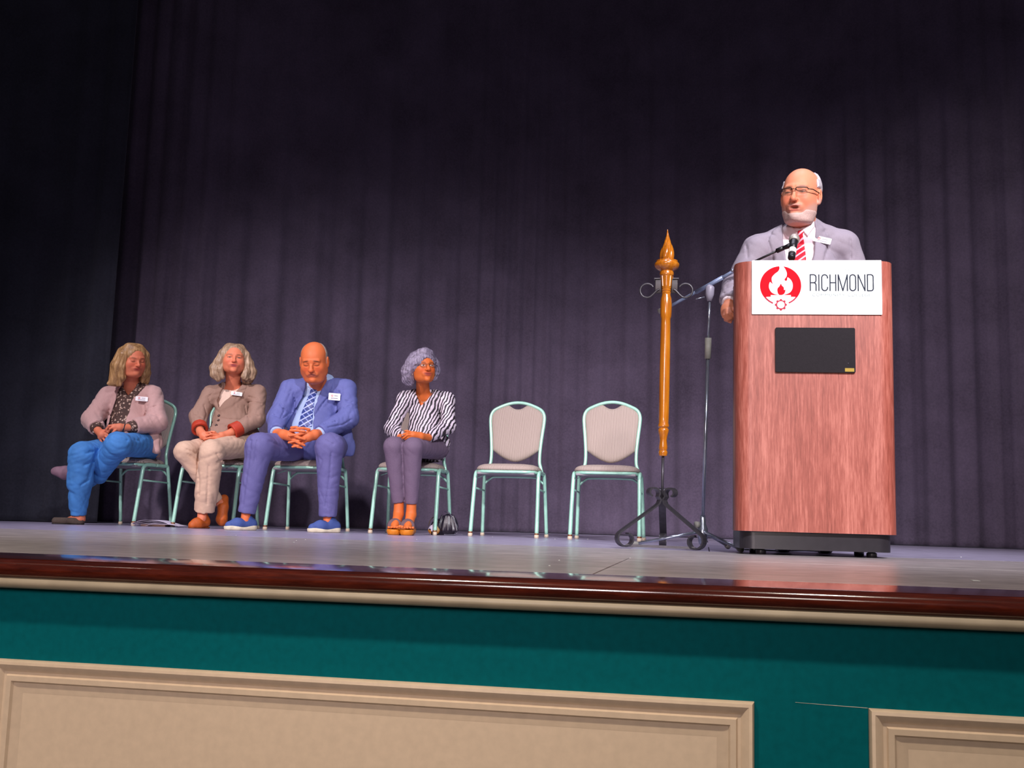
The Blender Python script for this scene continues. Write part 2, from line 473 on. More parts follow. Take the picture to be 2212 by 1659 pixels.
def qcone(q, a, b, ra, rb):
    v = [b[i]-a[i] for i in range(3)]; L = sum(t*t for t in v)+1e-12
    p = [q[i]-a[i] for i in range(3)]
    t = np.clip((p[0]*v[0]+p[1]*v[1]+p[2]*v[2])/L, 0, 1)
    return np.sqrt(sum((p[i]-t*v[i])**2 for i in range(3)))-(ra+(rb-ra)*t)
def head_sdf(q, T):
    ax = [np.abs(q[0]), q[1], q[2]]
    jw = T.get('jaw', 1.0); fat = T.get('fat', 0.0)
    d = qell(q, (0, .014, .034), (.077, .096, .083))
    d = smin(d, qell(q, (0, -.026, -.02), (.063+fat*.5, .066, .086)), .03)
    d = smin(d, qell(q, (0, -.034, -.074), (.047*jw+fat, .046, .037)), .03)
    d = smin(d, qell(ax, (.036+fat*.5, -.058, -.028), (.025+fat*.5, .026, .028)), .02)
    d = smin(d, qell(ax, (.043*jw+fat, -.008, -.058), (.020+fat*.5, .036, .036)), .04)
    d = smin(d, qcone(ax, (.008, -.084, .022), (.040, -.072, .022), .0115, .0095), .013)
    d = ssub(d, qell(ax, (.030, -.106, .001), (.0205, .0205, .0135)), .010)
    lid = T.get('lid', .0135)
    d = smin(d, qell(ax, (.031, -.0755, .002), (.0155, .0125, lid)), .004)
    nw = T.get('nose', 1.0)
    d = smin(d, qcone(q, (0, -.086, .014), (0, -.108, -.026), .0065*nw, .0095*nw), .010)
    d = smin(d, qell(q, (0, -.110, -.031), (.0115*nw, .012, .0105)), .008)
    d = smin(d, qell(ax, (.0120*nw, -.099, -.034), (.0075*nw, .0105, .0078)), .006)
    d = ssub(d, qell(ax, (.007*nw, -.106, -.043), (.0042, .006, .004)), .003)
    for a, b in T.get('folds', [((.017, -.099, -.036), (.032, -.088, -.066))]):
        fd = T.get('fd', 1); d = ssub(d, qcone(ax, a, b, .0034*fd, .0042*fd), .007)
    ml = T.get('lips', 1.0); op = T.get('open', 0.0)
    d = smin(d, qell(q, (0, -.082, -.062), (.033, .015, .020)), .014)
    sm = T.get('smile', 0.0); zc = [q[0], q[1], q[2]-(np.abs(q[0])**2)*sm*12]
    d = smin(d, qell(zc, (0, -.0935, -.0565+op*.3), (.0265, .0058*ml, .0042*ml)), .005)
    d = smin(d, qell(zc, (0, -.0925, -.067-op), (.022, .0062*ml, .0052*ml)), .005)
    if op > 0: d = ssub(d, qell(q, (0, -.100, -.062-op*.4), (.020, .016, .0045+op*.6)), .003)
    d = ssub(d, qcone(zc, (-.028, -.0995, -.0615), (.028, -.0995, -.0615), .0030, .0030), .004)
    d = smin(d, qell(q, (0, -.080, -.098), (.021, .020, .017)), .018)
    d = ssub(d, qcone(q, (-.012, -.101, -.081), (.012, -.101, -.081), .003, .003), .010)
    if T.get('chin2'):
        c2 = T['chin2']; d = smin(d, qell(q, (0, -.022, -.108), (.054+fat, .060, c2)), .022)
    if T.get('bag'):
        d = smin(d, qell(ax, (.031, -.081, -.017), (.014, .008, .006)), .004)
    # ears
    ex = T.get('earx', .080)
    e = qell(ax, (ex, .006, -.004), (.0085, .019, .031))
    e = ssub(e, qell(ax, (ex+.009, -.001, .002), (.007, .011, .019)), .004)
    e = smin(e, qell(ax, (ex-.003, .0, -.032), (.007, .010, .010)), .006)
    d = smin(d, e, .006)
    return d
def g3(q, c, r): return np.exp(-(((q[0]-c[0])/r[0])**2+((q[1]-c[1])/r[1])**2+((q[2]-c[2])/r[2])**2))
def head_paint(V, H, skin, T):
    Q = H.q(V); q = [Q[:, 0], Q[:, 1], Q[:, 2]]; ax = [np.abs(q[0]), q[1], q[2]]
    col = np.tile(np.array(skin), (len(V), 1))
    near = (np.abs(Q) < .16).all(1)
    def put(c, wgt):
        w_ = np.clip(wgt, 0, 1)*near
        col[:] = col*(1-w_[:, None])+np.array(c)*w_[:, None]
    sk = np.array(skin)
    put(sk*np.array((1.0, .70, .70)), .8*g3(ax, (.038, -.08, -.03), (.02, .05, .018)))
    put(sk*np.array((1.0, .70, .68)), .6*g3(q, (0, -.115, -.032), (.014, .03, .012)))
    lip = T.get('lipc', mul(skin, .6)); ml = T.get('lips', 1); op = T.get('open', 0)
    qz = [q[0], q[1], q[2]-q[0]**2*T.get('smile', 0)*12]
    put(lip, 1.6*g3(qz, (0, -.10, -.0565+op*.3), (.025, .03, .005*ml))*(q[1] < -.07))
    put(lip, 1.6*g3(qz, (0, -.10, -.068-op), (.021, .03, .0055*ml))*(q[1] < -.07))
    sm = T.get('smile', 0)
    put(mul(lip, .35), 1.3*g3([q[0], q[1], q[2]-q[0]**2*sm*12], (0, -.10, -.062-op*.4), (.026, .03, .0020+op*.7))*(q[1] < -.07))
    # brows
    bc = T.get('browc', mul(skin, .35)); ba = T.get('brow', .8); tilt = T.get('browtilt', 0)
    bz = .0235+(ax[0]-.031)*tilt-((ax[0]-.031)/.03)**2*.004
    put(bc, 1.25*ba*np.exp(-((ax[0]-.031)/.017)**4-((q[2]-bz)/.0042)**2)*(q[1] < -.05))
    # eyes
    eye = T.get('eye', 'closed'); dk = T.get('lash', mul(skin, .12)); ez = T.get('eyez', -.006)
    if eye == 'closed':
        z0 = ez+((ax[0]-.031)/.016)**2*.0035
        put(dk, T.get('lashw', 1.1)*np.exp(-((ax[0]-.031)/.0155)**4-((q[2]-z0)/.0028)**2)*(q[1] < -.05))
        put(mul(skin, .72), .5*g3(ax, (.031, -.08, .004), (.016, .03, .007)))
    else:
        ap = T.get('aper', .0055); gx = T.get('gaze', 0)
        m = ((ax[0]-.031)/.0145)**2+((q[2]-.001)/ap)**2
        wgt = np.clip((1.15-m)*4, 0, 1)*(q[1] < -.06)
        put(T.get('white', (.75, .7, .68)), wgt)
        ir = ((q[0]-np.sign(q[0])*.031-gx)**2+(q[2]-.0015)**2)
        put(T.get('iris', (.03, .02, .015)), wgt*np.clip((.0062-np.sqrt(ir))/.0012, 0, 1))
        put(dk, .9*np.exp(-((ax[0]-.031)/.0155)**4-((q[2]-(.001+ap*1.05)+((ax[0]-.031)/.016)**2*.004)/.0018)**2)*(q[1] < -.055))
    if T.get('beard') is not None:
        b = beard_weight(q); put(T['beard'], b*.75)
    return col
def beard_weight(q):
    ax = np.abs(q[0])
    jaw = 1/(1+np.exp((q[2]+.079+np.clip(ax-.030, 0, 1)*-.85)/.005))
    jaw = jaw*(q[1] < .005)*(1/(1+np.exp(-(q[2]+.128)/.008)))
    side = np.exp(-((q[1]+.004)/.012)**2)*(q[2] < -.015)*(ax > .05)*.8
    mus = np.exp(-((ax/.026)**4)-((q[2]+.049+ax*.22)/.0055)**2)*(q[1] < -.07)*.8
    mouth = np.exp(-((ax/.021)**4)-((q[2]+.070)/.014)**4)*(q[1] < -.07)
    return np.clip(np.maximum(np.maximum(jaw, side), mus)*(1-mouth*(q[2] < -.052)), 0, 1)
def put_head(F, H, k=.02):
    sl, q = H.local(F)
    d = head_sdf(q, H.tr)*H.s
    F.A[sl] = smin(F.A[sl], d.astype(np.float32), k)
def hair_shell(H, name, mat, parent, region, th=.006, h=.004, strands=0.0, sphere=None, feather=.018):
    """thin hair layer grown off the skull where region(q) is negative"""
    F = box_field(H.c-.15*H.s, H.c+.15*H.s, h); sl, q = H.local(F, .19)
    base = sphere(q) if sphere else head_sdf(q, {**H.tr, 'earx': .070})
    rg = region(q); fw_ = np.clip(-rg/feather, 0, 1); g = base-(th+.0025)*fw_*(2-fw_)+.0025
    if strands: g = g-strands*np.sin(q[0]*260+np.sin(q[2]*60)*1.5)*np.sin(q[2]*190+q[1]*120)
    d = np.maximum(g, rg)*H.s
    F.A[sl] = d.astype(np.float32)
    return F.build(name, mat, parent)
def long_hair(H, name, mat, parent, cap, opening, locks, wav=.0025, h=.004, lo=-.22, k=.014):
    F = Field(*[np.arange(c-a*H.s, c+b*H.s, h, dtype=np.float32) for c, a, b in zip(H.c, (.2, .2, -lo), (.2, .2, .16))])
    sl, q = H.local(F, .34)
    d = qell(q, *cap)
    for l in locks:
        for a, b in zip(l[:-1], l[1:]): d = smin(d, qcone(q, a[:3], b[:3], a[3], b[3]), k)
    for c, r in opening: d = ssub(d, qell(q, c, r), .012)
    an = np.arctan2(q[0], -q[1]+.06)
    d = d + wav*.8*np.sin(an*46+np.sin(q[2]*34+q[0]*20)*1.6)*np.clip((.10-q[2])*12, .3, 1) + wav*.5*np.sin(q[2]*60+an*9)*np.clip((.02-q[2])*10, 0, 1)
    F.A[sl] = (d*H.s).astype(np.float32)
    return F.build(name, mat, parent)
def glasses(H, parent, mat, lens, shape='round', rim=.0012, y=-.112, z=.0, full=True, sz=(.021, .0145)):
    fr = MB(); a, b = sz; loops = []
    for sx in (-1, 1):
        if shape == 'round': lp = [(sx*.032+a*math.cos(t), z+b*math.sin(t)) for t in np.linspace(0, 2*PI, 28, endpoint=False)]
        else: lp = rrect(sx*.033-a, sx*.033+a, z-b, z+b, .006)
        pts = [H.to((x, y+abs(x)**2*6, zz)) for x, zz in lp]; loops.append(pts)
        if full: fr.tube(pts, rim*H.s, 6, closed=True)
        else:
            top = [p for p, (x, zz) in zip(pts, lp) if zz > z+b*.55]
            top.sort(key=lambda p: float(((np.array(p)-H.c) @ H.R)[0])); fr.tube(top, rim*1.5*H.s, 6)
        fr.tube([H.to((sx*(.033+a), y+.017, z+b*.6)), H.to((sx*.074, y+.036, z+b*.6)), H.to((sx*.084, -.01, z+b*.3)), H.to((sx*.084, .012, z-.004))], rim*1.5*H.s, 6)
    fr.tube([H.to((-.013, y, z+b*.45)), H.to((0, y-.004, z+b*.6)), H.to((.013, y, z+b*.45))], rim*1.2*H.s, 6)
    g = fr.build('glasses', mat, parent, True)
    for pts in loops:
        lm = MB(); lm.add(pts, [tuple(range(len(pts)))]); lm.build('lens', lens, g, False)
    return g

# ================================================================== SETTING
m_floor_b = M('stage_floor_rear', '#a49db6', 0.30, var=.16, scale=9, bmp=.04, spec=.55)
m_floor_f = M('stage_floor_front', '#aaa2a2', 0.27, var=.16, scale=9, bmp=.04, spec=.55)
m_gap = M('joint_dark', '#241d22', .8)
m_apron = M_wood('varnished_mahogany', '#2a0d08', '#4a1a10', '#6b2a18', rough=.09, scale=9, stretch=(.1, 1, 1), coat=.6)
m_trim = M('painted_trim', '#9f917a', .45, var=.12, scale=14)
m_green = M('green_wall_paint', '#00585e', .7, var=.10, scale=60, bmp=.1, spec=.05)
m_panel = M('cream_panel_paint', '#cab399', .5, var=.05, scale=50, bmp=.05)
def struct(o): o['kind'] = 'structure'; return o

YW = 2.20       # front wall of the stage
fl = struct(MB().box(-7.4, 5.2, 2.42, 10.9, -.06, -.006).build('floor', m_gap))
def floor_panel(x0, x1, y0, y1, mat):
    return MB().box(x0, x1, y0, y1, -.0055, 0, .0012).build('floor_panel', mat, fl)
ys = [2.425, 3.665, 4.885, 6.1, 7.32, 8.54, 9.76, 10.88]
for r in range(7):
    x = -7.3 - (r % 2)*1.2 + (.0 if r else -.27)
    mt = m_floor_f if r < 2 else m_floor_b
    while x < 5.1:
        a, b = max(x, -7.35), min(x+2.44, 5.15)
        if b-a > .1: floor_panel(a+.0022, b-.0022, ys[r]+.0022, ys[r+1]-.0022, mt)
        x += 2.44
# nosing: flat varnished strip with a bullnose front edge
def sweep_x(name, prof, x0, x1, mat, parent=None):
    mb = MB(); n = len(prof); vs = [(x0, y, z) for y, z in prof]+[(x1, y, z) for y, z in prof]
    fs = [tuple(range(n)), tuple(range(2*n-1, n-1, -1))]
    for i in range(n): j = (i+1) % n; fs.append((i, i+n, j+n, j))
    mb.add(vs, fs); return mb.build(name, mat, parent)
prof = [(2.422, -.0425), (2.422, 0.0)]
prof += [(2.165+.0215*math.cos(math.radians(a))-.0, -.0213+.0213*math.sin(math.radians(a))) for a in range(90, 271, 15)]
struct(sweep_x('trim_1', prof, -7.4, 5.2, m_apron))
prof = [(YW+.01, -.066), (YW+.01, -.042), (2.156, -.042), (2.151, -.044), (2.1485, -.049), (2.1485, -.055), (2.152, -.060), (2.158, -.064), (2.168, -.066)]
struct(sweep_x('trim_2', prof, -7.4, 5.2, m_trim))
fw = struct(MB().box(-7.4, 5.2, YW, YW+.12, -1.15, -.060).build('wall_front', m_green))
# raised cream panels with mitred mouldings on the front wall
def moulding(x0, x1, z0, z1, parent):
    prof = [(0, 0), (0, .010), (.004, .016), (.010, .018), (.016, .015), (.026, .0065), (.032, .006), (.035, .0115),
            (.046, .0105), (.050, .005), (.058, .0028), (.072, .0015), (.074, 0)]
    mb = MB(); n = len(prof); vs = []
    for sx, sz in ((0, 0), (1, 0), (1, 1), (0, 1)):
        for d, h in prof:
            vs.append(((x1-d) if sx else (x0+d), YW-h-.0005, (z1-d) if sz else (z0+d)))
    fs = []
    for c in range(4):
        e = (c+1) % 4
        for i in range(n-1): fs.append((c*n+i, c*n+i+1, e*n+i+1, e*n+i))
    mb.add(vs, fs); return mb.build('panel_moulding', m_panel, parent)
pz1 = -.2255; pz0 = -.98
for x0, x1 in ((-5.25, -3.56), (-3.35, -1.79), (-1.575, .097), (.3135, 1.98), (2.19, 3.86)):
    p = MB().box(x0+.06, x1-.06, YW-.0018, YW-.0004, pz0+.06, pz1-.06).build('cream_panel', m_panel, fw)
    moulding(x0, x1, pz0, pz1, p)
mb = MB(); mb.prism([(.176, -.2225), (.25, -.2240), (.3125, -.2252), (.3125, -.2262), (.25, -.2250), (.176, -.2230)], YW-.0006, YW-.0001)
mb.build('paint_scratch', M('scratched_white', '#b9b2a4', .7), fw)
struct(MB().box(-7.4, 5.2, -9, YW, -1.2, -1.15).build('floor_auditorium', M('auditorium_carpet', '#2a2322', .9)))

# drapes: pleated velvet, hung along a line in plan
def drape(name, pts, z1, mat, label, cat='curtain', pleat=.27, amp=.021, seed=1):
    rnd = random.Random(seed)
    base = spline([(x, y, 0) for x, y in pts], 40)
    L = [0]
    for a, b in zip(base[:-1], base[1:]): L.append(L[-1]+(b-a).length)
    tot = L[-1]; n = int(tot/.022); vs = []; zs = [.006, .05, .4, 1, 2, 3, 4.2, 5.5, z1]; ph = 0; i = 0
    off = []
    for k in range(n+1):
        s_ = tot*k/n
        while i < len(L)-2 and L[i+1] < s_: i += 1
        t = (s_-L[i])/max(L[i+1]-L[i], 1e-6); p = base[i].lerp(base[i+1], t); d = (base[i+1]-base[i]).normalized()
        ph += 2*PI*(tot/n)/(pleat*(1+.35*math.sin(s_*1.7+seed)+.2*math.sin(s_*4.1)))
        off.append((p, Vector((d.y, -d.x, 0)), ph, s_))
    for j, z in enumerate(zs):
        for p, nn, ph, s_ in off:
            a = amp*(math.sin(ph)+.35*math.sin(ph*2.3+z*.3+1))*(1-.35*min(1, z/5))
            a += .03*math.sin(s_*.9+z*.25)
            vs.append((p.x+nn.x*a, p.y+nn.y*a, z))
    w_ = n+1; m = len(zs); fs = []
    for j in range(m-1):
        for k in range(n): fs.append((j*w_+k, j*w_+k+1, (j+1)*w_+k+1, (j+1)*w_+k))
    o = mesh_obj(name, np.array(vs), np.array(fs), mat, None, True)
    md = o.modifiers.new('thick', 'SOLIDIFY'); md.thickness = .006; md.offset = 0
    return tag(o, label, cat)
def velvet(name, c):
    m, nt, b = base_mat(name, .9, 0, .15); v = coords(nt)
    f = noise(nt, v, 2.2, 5, .6); f2 = noise(nt, v, 60, 3)
    mx = nt.nodes.new('ShaderNodeMix'); mx.inputs[0].default_value = .35; link(nt, f, mx.inputs[2]); link(nt, f2, mx.inputs[3])
    link(nt, ramp(nt, mx.outputs[0], [(.3, mul(srgb(c), .65)), (.7, mul(srgb(c), 1.35))]), b.inputs['Base Color'])
    b.inputs['Sheen Weight'].default_value = .15; bump(nt, b, f2, .15, .002); return m
m_drape = velvet('navy_black_velvet', '#544a5c')
drape('stage_curtain', [(-7.0, 7.95), (-5.6, 7.8), (-4.9, 7.85), (-4.2, 8.0), (-3.5, 8.5), (-2.5, 9.3), (-1.4, 9.75), (-.3, 9.75), (.8, 9.3), (1.7, 8.9), (2.6, 8.6), (4.2, 8.4)], 7.2,
      m_drape, 'full black stage curtain hanging behind the row of chairs')
drape('side_curtain', [(-7.2, 6.5), (-6.2, 6.85), (-5.2, 7.3), (-4.62, 7.5)], 7.2, velvet('side_velvet', '#33343f'),
      'narrower dark side curtain hanging at the far left edge of the stage', seed=5)

# ================================================================== CHAIRS
m_frame = M('mint_powder_coat', '#a6dac4', .25, .15, var=.06, scale=50)
m_fab = M_wave('ribbed_beige_fabric', '#85766e', '#b3a298', 43.6, (0, 0, 0), 0, 1, .85, (.05, .45), .5, 'X', .002)
m_fabf = M('plain_beige_fabric', '#a08f7e', .85)
m_pan = M('seat_underside', '#8f8a90', .6)
m_glide = M('beige_rubber_glide', '#c9b8a0', .5)
m_copper = M('copper_ring', '#8c5a40', .4, .6)
def xframe(z):
    zs = [.42, .52, .60, .72, .82, .87]; xs = [.200, .174, .174, .184, .196, .190]
    return float(np.interp(z, zs, xs))
def yback(z): return .150+(z-.42)*.16
def make_chair():
    root = empty('banquet_chair', (0, 0, 0))
    for sx in (-1, 1):
        f = spline([(sx*.2235, -.205, .022), (sx*.2205, -.170, .22), (sx*.2165, -.140, .385), (sx*.2150, -.120, .425), (sx*.2145, -.08, .437), (sx*.213, 0, .437)], 5)
        l = MB().tube(f, .0135, 10).build('leg', m_frame, root, True)
        MB().lathe([(.0125, 0), (.0155, .002), (.016, .012), (.0145, .022)], (sx*.2237, -.2065, 0), 14).build('foot_glide', m_glide, l, True)
        MB().lathe([(.0146, .0225), (.0152, .024), (.0152, .030), (.0142, .032)], (sx*.2235, -.2055, 0), 14).build('foot_ring', m_copper, l, True)
        r = [(sx*.228, .205, .022), (sx*.222, .180, .2), (sx*.213, .150, .40), (sx*.208, .146, .437)]
        l = MB().tube(spline(r, 5), .0125, 10).build('leg', m_frame, root, True)
        MB().lathe([(.012, 0), (.015, .002), (.0155, .012), (.0135, .022)], (sx*.2283, .2065, 0), 14).build('foot_glide', m_glide, l, True)
        MB().tube(spline([(sx*.213, 0, .437), (sx*.211, .1, .437), (sx*.208, .150, .437)], 3), .0125, 8).build('side_rail', m_frame, root, True)
        MB().tube([(sx*.2165, -.150, .325), (sx*.2140, .160, .315)], .0065, 8).build('side_stretcher', m_frame, root, True)
        MB().ribbon([(sx*.214, -.06, .395), (sx*.17, -.02, .418), (sx*.12, 0, .425)], (0, 1, 0), .025, .003).build('bracket', m_frame, root)
    L = [(xframe(z), yback(z), z) for z in (.437, .48, .52, .60, .70, .78, .835)]
    arch = [(.184, .872), (.160, .898), (.10, .926), (.05, .941), (0, .946)]
    half = L+[(x, yback(z), z) for x, z in arch]
    path = half+[(-x, y, z) for x, y, z in half[::-1][1:]]
    MB().tube(spline(path, 4), .0118, 10).build('back_frame', m_frame, root, True)
    # backrest pad
    nu, nv = 33, 22; vs = []
    for side in (-1, 1):
        for j in range(nv+1):
            for i in range(nu+1):
                u = -1+2*i/nu; v = j/nv
                zb = .605-.085*(1-abs(u)**1.7)
                au = abs(u); zt = float(np.interp(au, [0, .12, .24, .32, .40, .54, .70, .86, .95, 1], [.897, .900, .912, .924, .926, .918, .905, .886, .868, .850]))
                z = zb+(zt-zb)*v; x = u*(xframe(min(z, .835))-.007)
                e = (1-abs(u)**6)*(1-abs(2*v-1)**6)
                th = .004+(.020 if side < 0 else .010)*e**.5
                vs.append((x, yback(z)+side*th, z))
    fs = []; W = nu+1; N = W*(nv+1)
    for s_ in (0, 1):
        for j in range(nv):
            for i in range(nu):
                q = (j*W+i, j*W+i+1, (j+1)*W+i+1, (j+1)*W+i)
                fs.append(tuple(a+s_*N for a in (q if s_ == 0 else q[::-1])))
    ring = [i for i in range(W)]+[j*W+nu for j in range(1, nv+1)]+[nv*W+i for i in range(nu-1, -1, -1)]+[j*W for j in range(nv-1, 0, -1)]
    for a, b in zip(ring, ring[1:]+ring[:1]): fs.append((a, a+N, b+N, b))
    mesh_obj('backrest', vs, fs, m_fab, root, True)
    # seat cushion: superellipse plan, crowned top
    vs = [(0, -.01, .494)]; fs = []; rings = [.3, .6, .8, .9, .96, 1.0, 1.005, .99, .93]; n = 40
    hz = [.4935, .491, .486, .479, .471, .460, .452, .446, .443]
    for r_, z in zip(rings, hz):
        for k in range(n):
            a = 2*PI*k/n; c, s_ = math.cos(a), math.sin(a); p = 3.6
            m_ = (abs(c)**p+abs(s_)**p)**(-1/p)
            wx = .2215-.018*max(0, s_*m_*.5+.5)
            vs.append((c*m_*r_*wx, -.012+s_*m_*r_*.205, z))
    for k in range(n): fs.append((0, 1+k, 1+(k+1) % n))
    for i in range(len(rings)-1):
        for k in range(n): l = (k+1) % n; fs.append((1+i*n+k, 1+(i+1)*n+k, 1+(i+1)*n+l, 1+i*n+l))
    fs.append(tuple(1+(len(rings)-1)*n+k for k in range(n)))
    mesh_obj('seat', vs, fs, m_fab, root, True)
    ringp = []
    for k in range(36):
        a = 2*PI*k/36; c, s_ = math.cos(a), math.sin(a); m_ = (abs(c)**5+abs(s_)**5)**(-.2); ringp.append((c*m_*.204, -.012+s_*m_*.192, .434))
    MB().tube(ringp, .0105, 8, closed=True).build('seat_frame', m_frame, root, True)
    MB().box(-.196, .196, -.195, .170, .417, .430, .004).build('seat_board', m_pan, root)
    MB().tube(spline([(-.214, .155, .36), (-.17, .155, .40), (-.12, .155, .412), (.12, .155, .412), (.17, .155, .40), (.214, .155, .36)], 4), .008, 8).build('rear_brace', m_frame, root, True)
    return root
chair = make_chair()
G = 'banquet chairs in a row on the stage'
CH = [((-4.185,6.93,0), 9, 'green framed banquet chair under the person in blue jeans, leftmost of the row'),
      ((-3.455,6.922,0), 0, 'green framed banquet chair under the person in the taupe blazer'),
      ((-2.751,6.889,0), 0, 'green framed banquet chair under the person in the blue suit'),
      ((-1.992,6.875,0), 0, 'green framed banquet chair under the person in the striped blouse'),
      ((-1.315,6.929,0), 0, 'empty mint framed banquet chair with a dark folder on its seat'),
      ((-0.6364,6.85,0), 0, 'empty mint framed banquet chair with bare seat next to the wooden torch')]
for i, (p, rz, lab) in enumerate(CH):
    c = chair if i == 0 else copy_tree(chair)
    a = math.radians(-rz)
    c.rotation_euler = (0, 0, a); c.location = (p[0]-math.sin(a)*.205, p[1]+math.cos(a)*.205, 0)
    tag(c, lab, 'chair', G)
# dark folder on the fifth chair
ch5 = CH[4][0]
fo = MB().box(-.165, .135, -.02, .012, 0, .004).box(-.165, .135, -.02, .012, .005, .0075).build('folder', M('navy_folder', '#141a3c', .4))
fo.location = (ch5[0]+.005, ch5[1]+.205+.095, .491); fo.rotation_euler = (math.radians(2), 0, math.radians(-3))
me = fo.data
for v in me.vertices: v.co.y *= 6 if v.co.y < 0 else 1
tag(fo, 'dark blue folder lying at the back of the empty chair seat', 'folder')

# ================================================================== LECTERN
m_lam = M_wood('cherry_laminate', '#7a3a2e', '#a25648', '#c87c6c', rough=.40, scale=13, stretch=(1.0, 1.0, .09), streak=.55)
m_blk = M('black_plinth', '#2b272c', .3)
m_side = M('grey_side_panel', '#6c5d5c', .5)
lec = empty('lectern', (.462, 4.605, 0), math.radians(3.5), 'tall cherry wood laminate lectern with a white sign on its front', 'lectern')
W2 = .334; Rr = .07; zb, zt = .098, 1.262
def ucurve(w_, r, d, inset=0, n=8):
    out = [(-w_, d)]
    for k in range(n+1):
        a = PI+PI/2*k/n; out.append((-w_+r+r*math.cos(a), r+r*math.sin(a)))
    for k in range(n+1):
        a = 1.5*PI+PI/2*k/n; out.append((w_-r+r*math.cos(a), r+r*math.sin(a)))
    out.append((w_, d)); return out
outer = ucurve(W2, Rr, .12); inner = [(x*.955, y if y >= .12 else y+.018) for x, y in outer][::-1]
MB().slab(outer+inner, zb, zt).build('front_shell', m_lam, lec)
MB().box(-W2+.020, -W2+.040, .118, .38, zb, zt-.03).build('side_panel', m_side, lec)
MB().box(W2-.040, W2-.020, .118, .38, zb, zt-.03).build('side_panel', m_side, lec)
MB().box(-W2+.041, W2-.041, .10, .36, .60, .62).build('shelf', m_lam, lec)
MB().box(-W2+.041, W2-.041, .022, .37, 1.205, 1.225).build('reading_desk', m_lam, lec)
pl = ucurve(W2-.022, .06, .36); pl = [(x, y+.022) for x, y in pl]
MB().slab(pl, .024, zb-.002).build('plinth', m_blk, lec)
for cx in (-.22, .24):
    for cy in (.10, .36):
        MB().lathe([(.020, 0), (.022, .004), (.022, .018), (.012, .024)], (cx, cy, 0), 14).build('caster', m_blk, lec)
gp = MB().prism(rrect(-.166, .166, .775, .968, .006), -.010, -.0005).build('grille_panel', M('dark_vinyl_panel', '#211c20', .6, bmp=.12, scale=150, spec=.12), lec)
gp.location = (-.003, 0, 0)
MB().box(.122, .160, -.0118, -.0102, .779, .794).build('maker_plate', M('brass_plate', '#a58a3c', .35, .6), gp)
MB().ball((.136, -.011, .815), .0022, 6).build('stud', M('steel_stud', '#8d8a96', .3, .8), gp)
# white sign with the college emblem
m_white = M('sign_white', '#f4f8f8', .45, var=.01)
m_red = M('emblem_red', '#c80018', .6, var=.02, spec=.1)
m_rose = M('emblem_rose', '#b83044', .6, var=.02, spec=.1)
m_let = M('letter_slate', '#2b303c', .6, var=.1, scale=60, spec=.1)
m_pale = M('letter_pale', '#98a5a4', .6, var=.02, spec=.1)
SW, S0, S1 = .272, 1.0265, 1.264
sign = MB().prism(rrect(-SW, SW, S0, S1, .003), -.0065, -.0006).build('sign', m_white, lec); sign.location = (.005, 0, 0)
def SP(x, y):   # sign artwork grid (2040 wide, 875 high) to metres
    return (-SW+(x-52)/2038*2*SW, S1-(y-68)/872*(S1-S0))
def circ(cx, cy, rx, ry, a0, a1, n=40): return [SP(cx+rx*math.cos(math.radians(a0+(a1-a0)*k/n)), cy+ry*math.sin(math.radians(a0+(a1-a0)*k/n))) for k in range(n+1)]
def SPL(pts, n=6, closed=True): return [(p.x, p.y) for p in spline([(*SP(*q), 0) for q in pts], n, closed)]
disc = circ(506, 478, 326, 314, 142, 398, 60)
fill_poly('red_disc', [disc], -.0068, .0006, m_red, sign)
flame = SPL([(478, 128), (560, 180), (604, 262), (604, 320), (590, 350), (572, 372), (574, 395), (592, 403), (610, 388), (618, 345), (668, 385), (697, 450), (692, 530), (650, 592), (570, 624), (506, 626), (430, 622), (365, 590), (328, 530), (322, 470), (338, 422), (352, 430), (384, 452), (366, 400), (372, 340), (420, 285), (470, 245), (492, 190)], 4)
fill_poly('white_flame', [flame], -.0074, .0005, m_white, sign)
fill_poly('inner_flame', [SPL([(510, 450), (528, 480), (556, 510), (560, 550), (582, 545), (574, 590), (545, 622), (478, 622), (455, 570), (460, 520), (488, 490)], 4)], -.0080, .0005, m_red, sign)
fill_poly('white_band', [[SP(*p) for p in ((350, 632), (668, 632), (668, 657), (350, 657))]], -.0074, .0005, m_white, sign)
fill_poly('white_bowl', [SPL([(285, 662), (510, 662), (738, 662), (736, 690), (690, 740), (630, 775), (510, 800), (390, 775), (330, 740), (288, 695)], 3)], -.0074, .0005, m_white, sign)
for a0, a1 in ((142, 113), (38, 66)):
    arc = circ(506, 478, 322, 318, a0, a1, 14)+circ(506, 478, 300, 297, a1, a0, 14)
    fill_poly('emblem_arc', [arc], -.0080, .0005, m_rose, sign)
gear = []
for k in range(8):
    for da, rr in ((-13, 78), (-8, 95), (8, 95), (13, 78)):
        a = math.radians(k*45+da); gear.append(SP(510+rr*math.cos(a), 788+rr*math.sin(a)*.98))
fill_poly('emblem_gear', [gear, circ(510, 788, 60, 58, 0, 360, 24)[:-1]], -.0080, .0005, m_rose, sign)
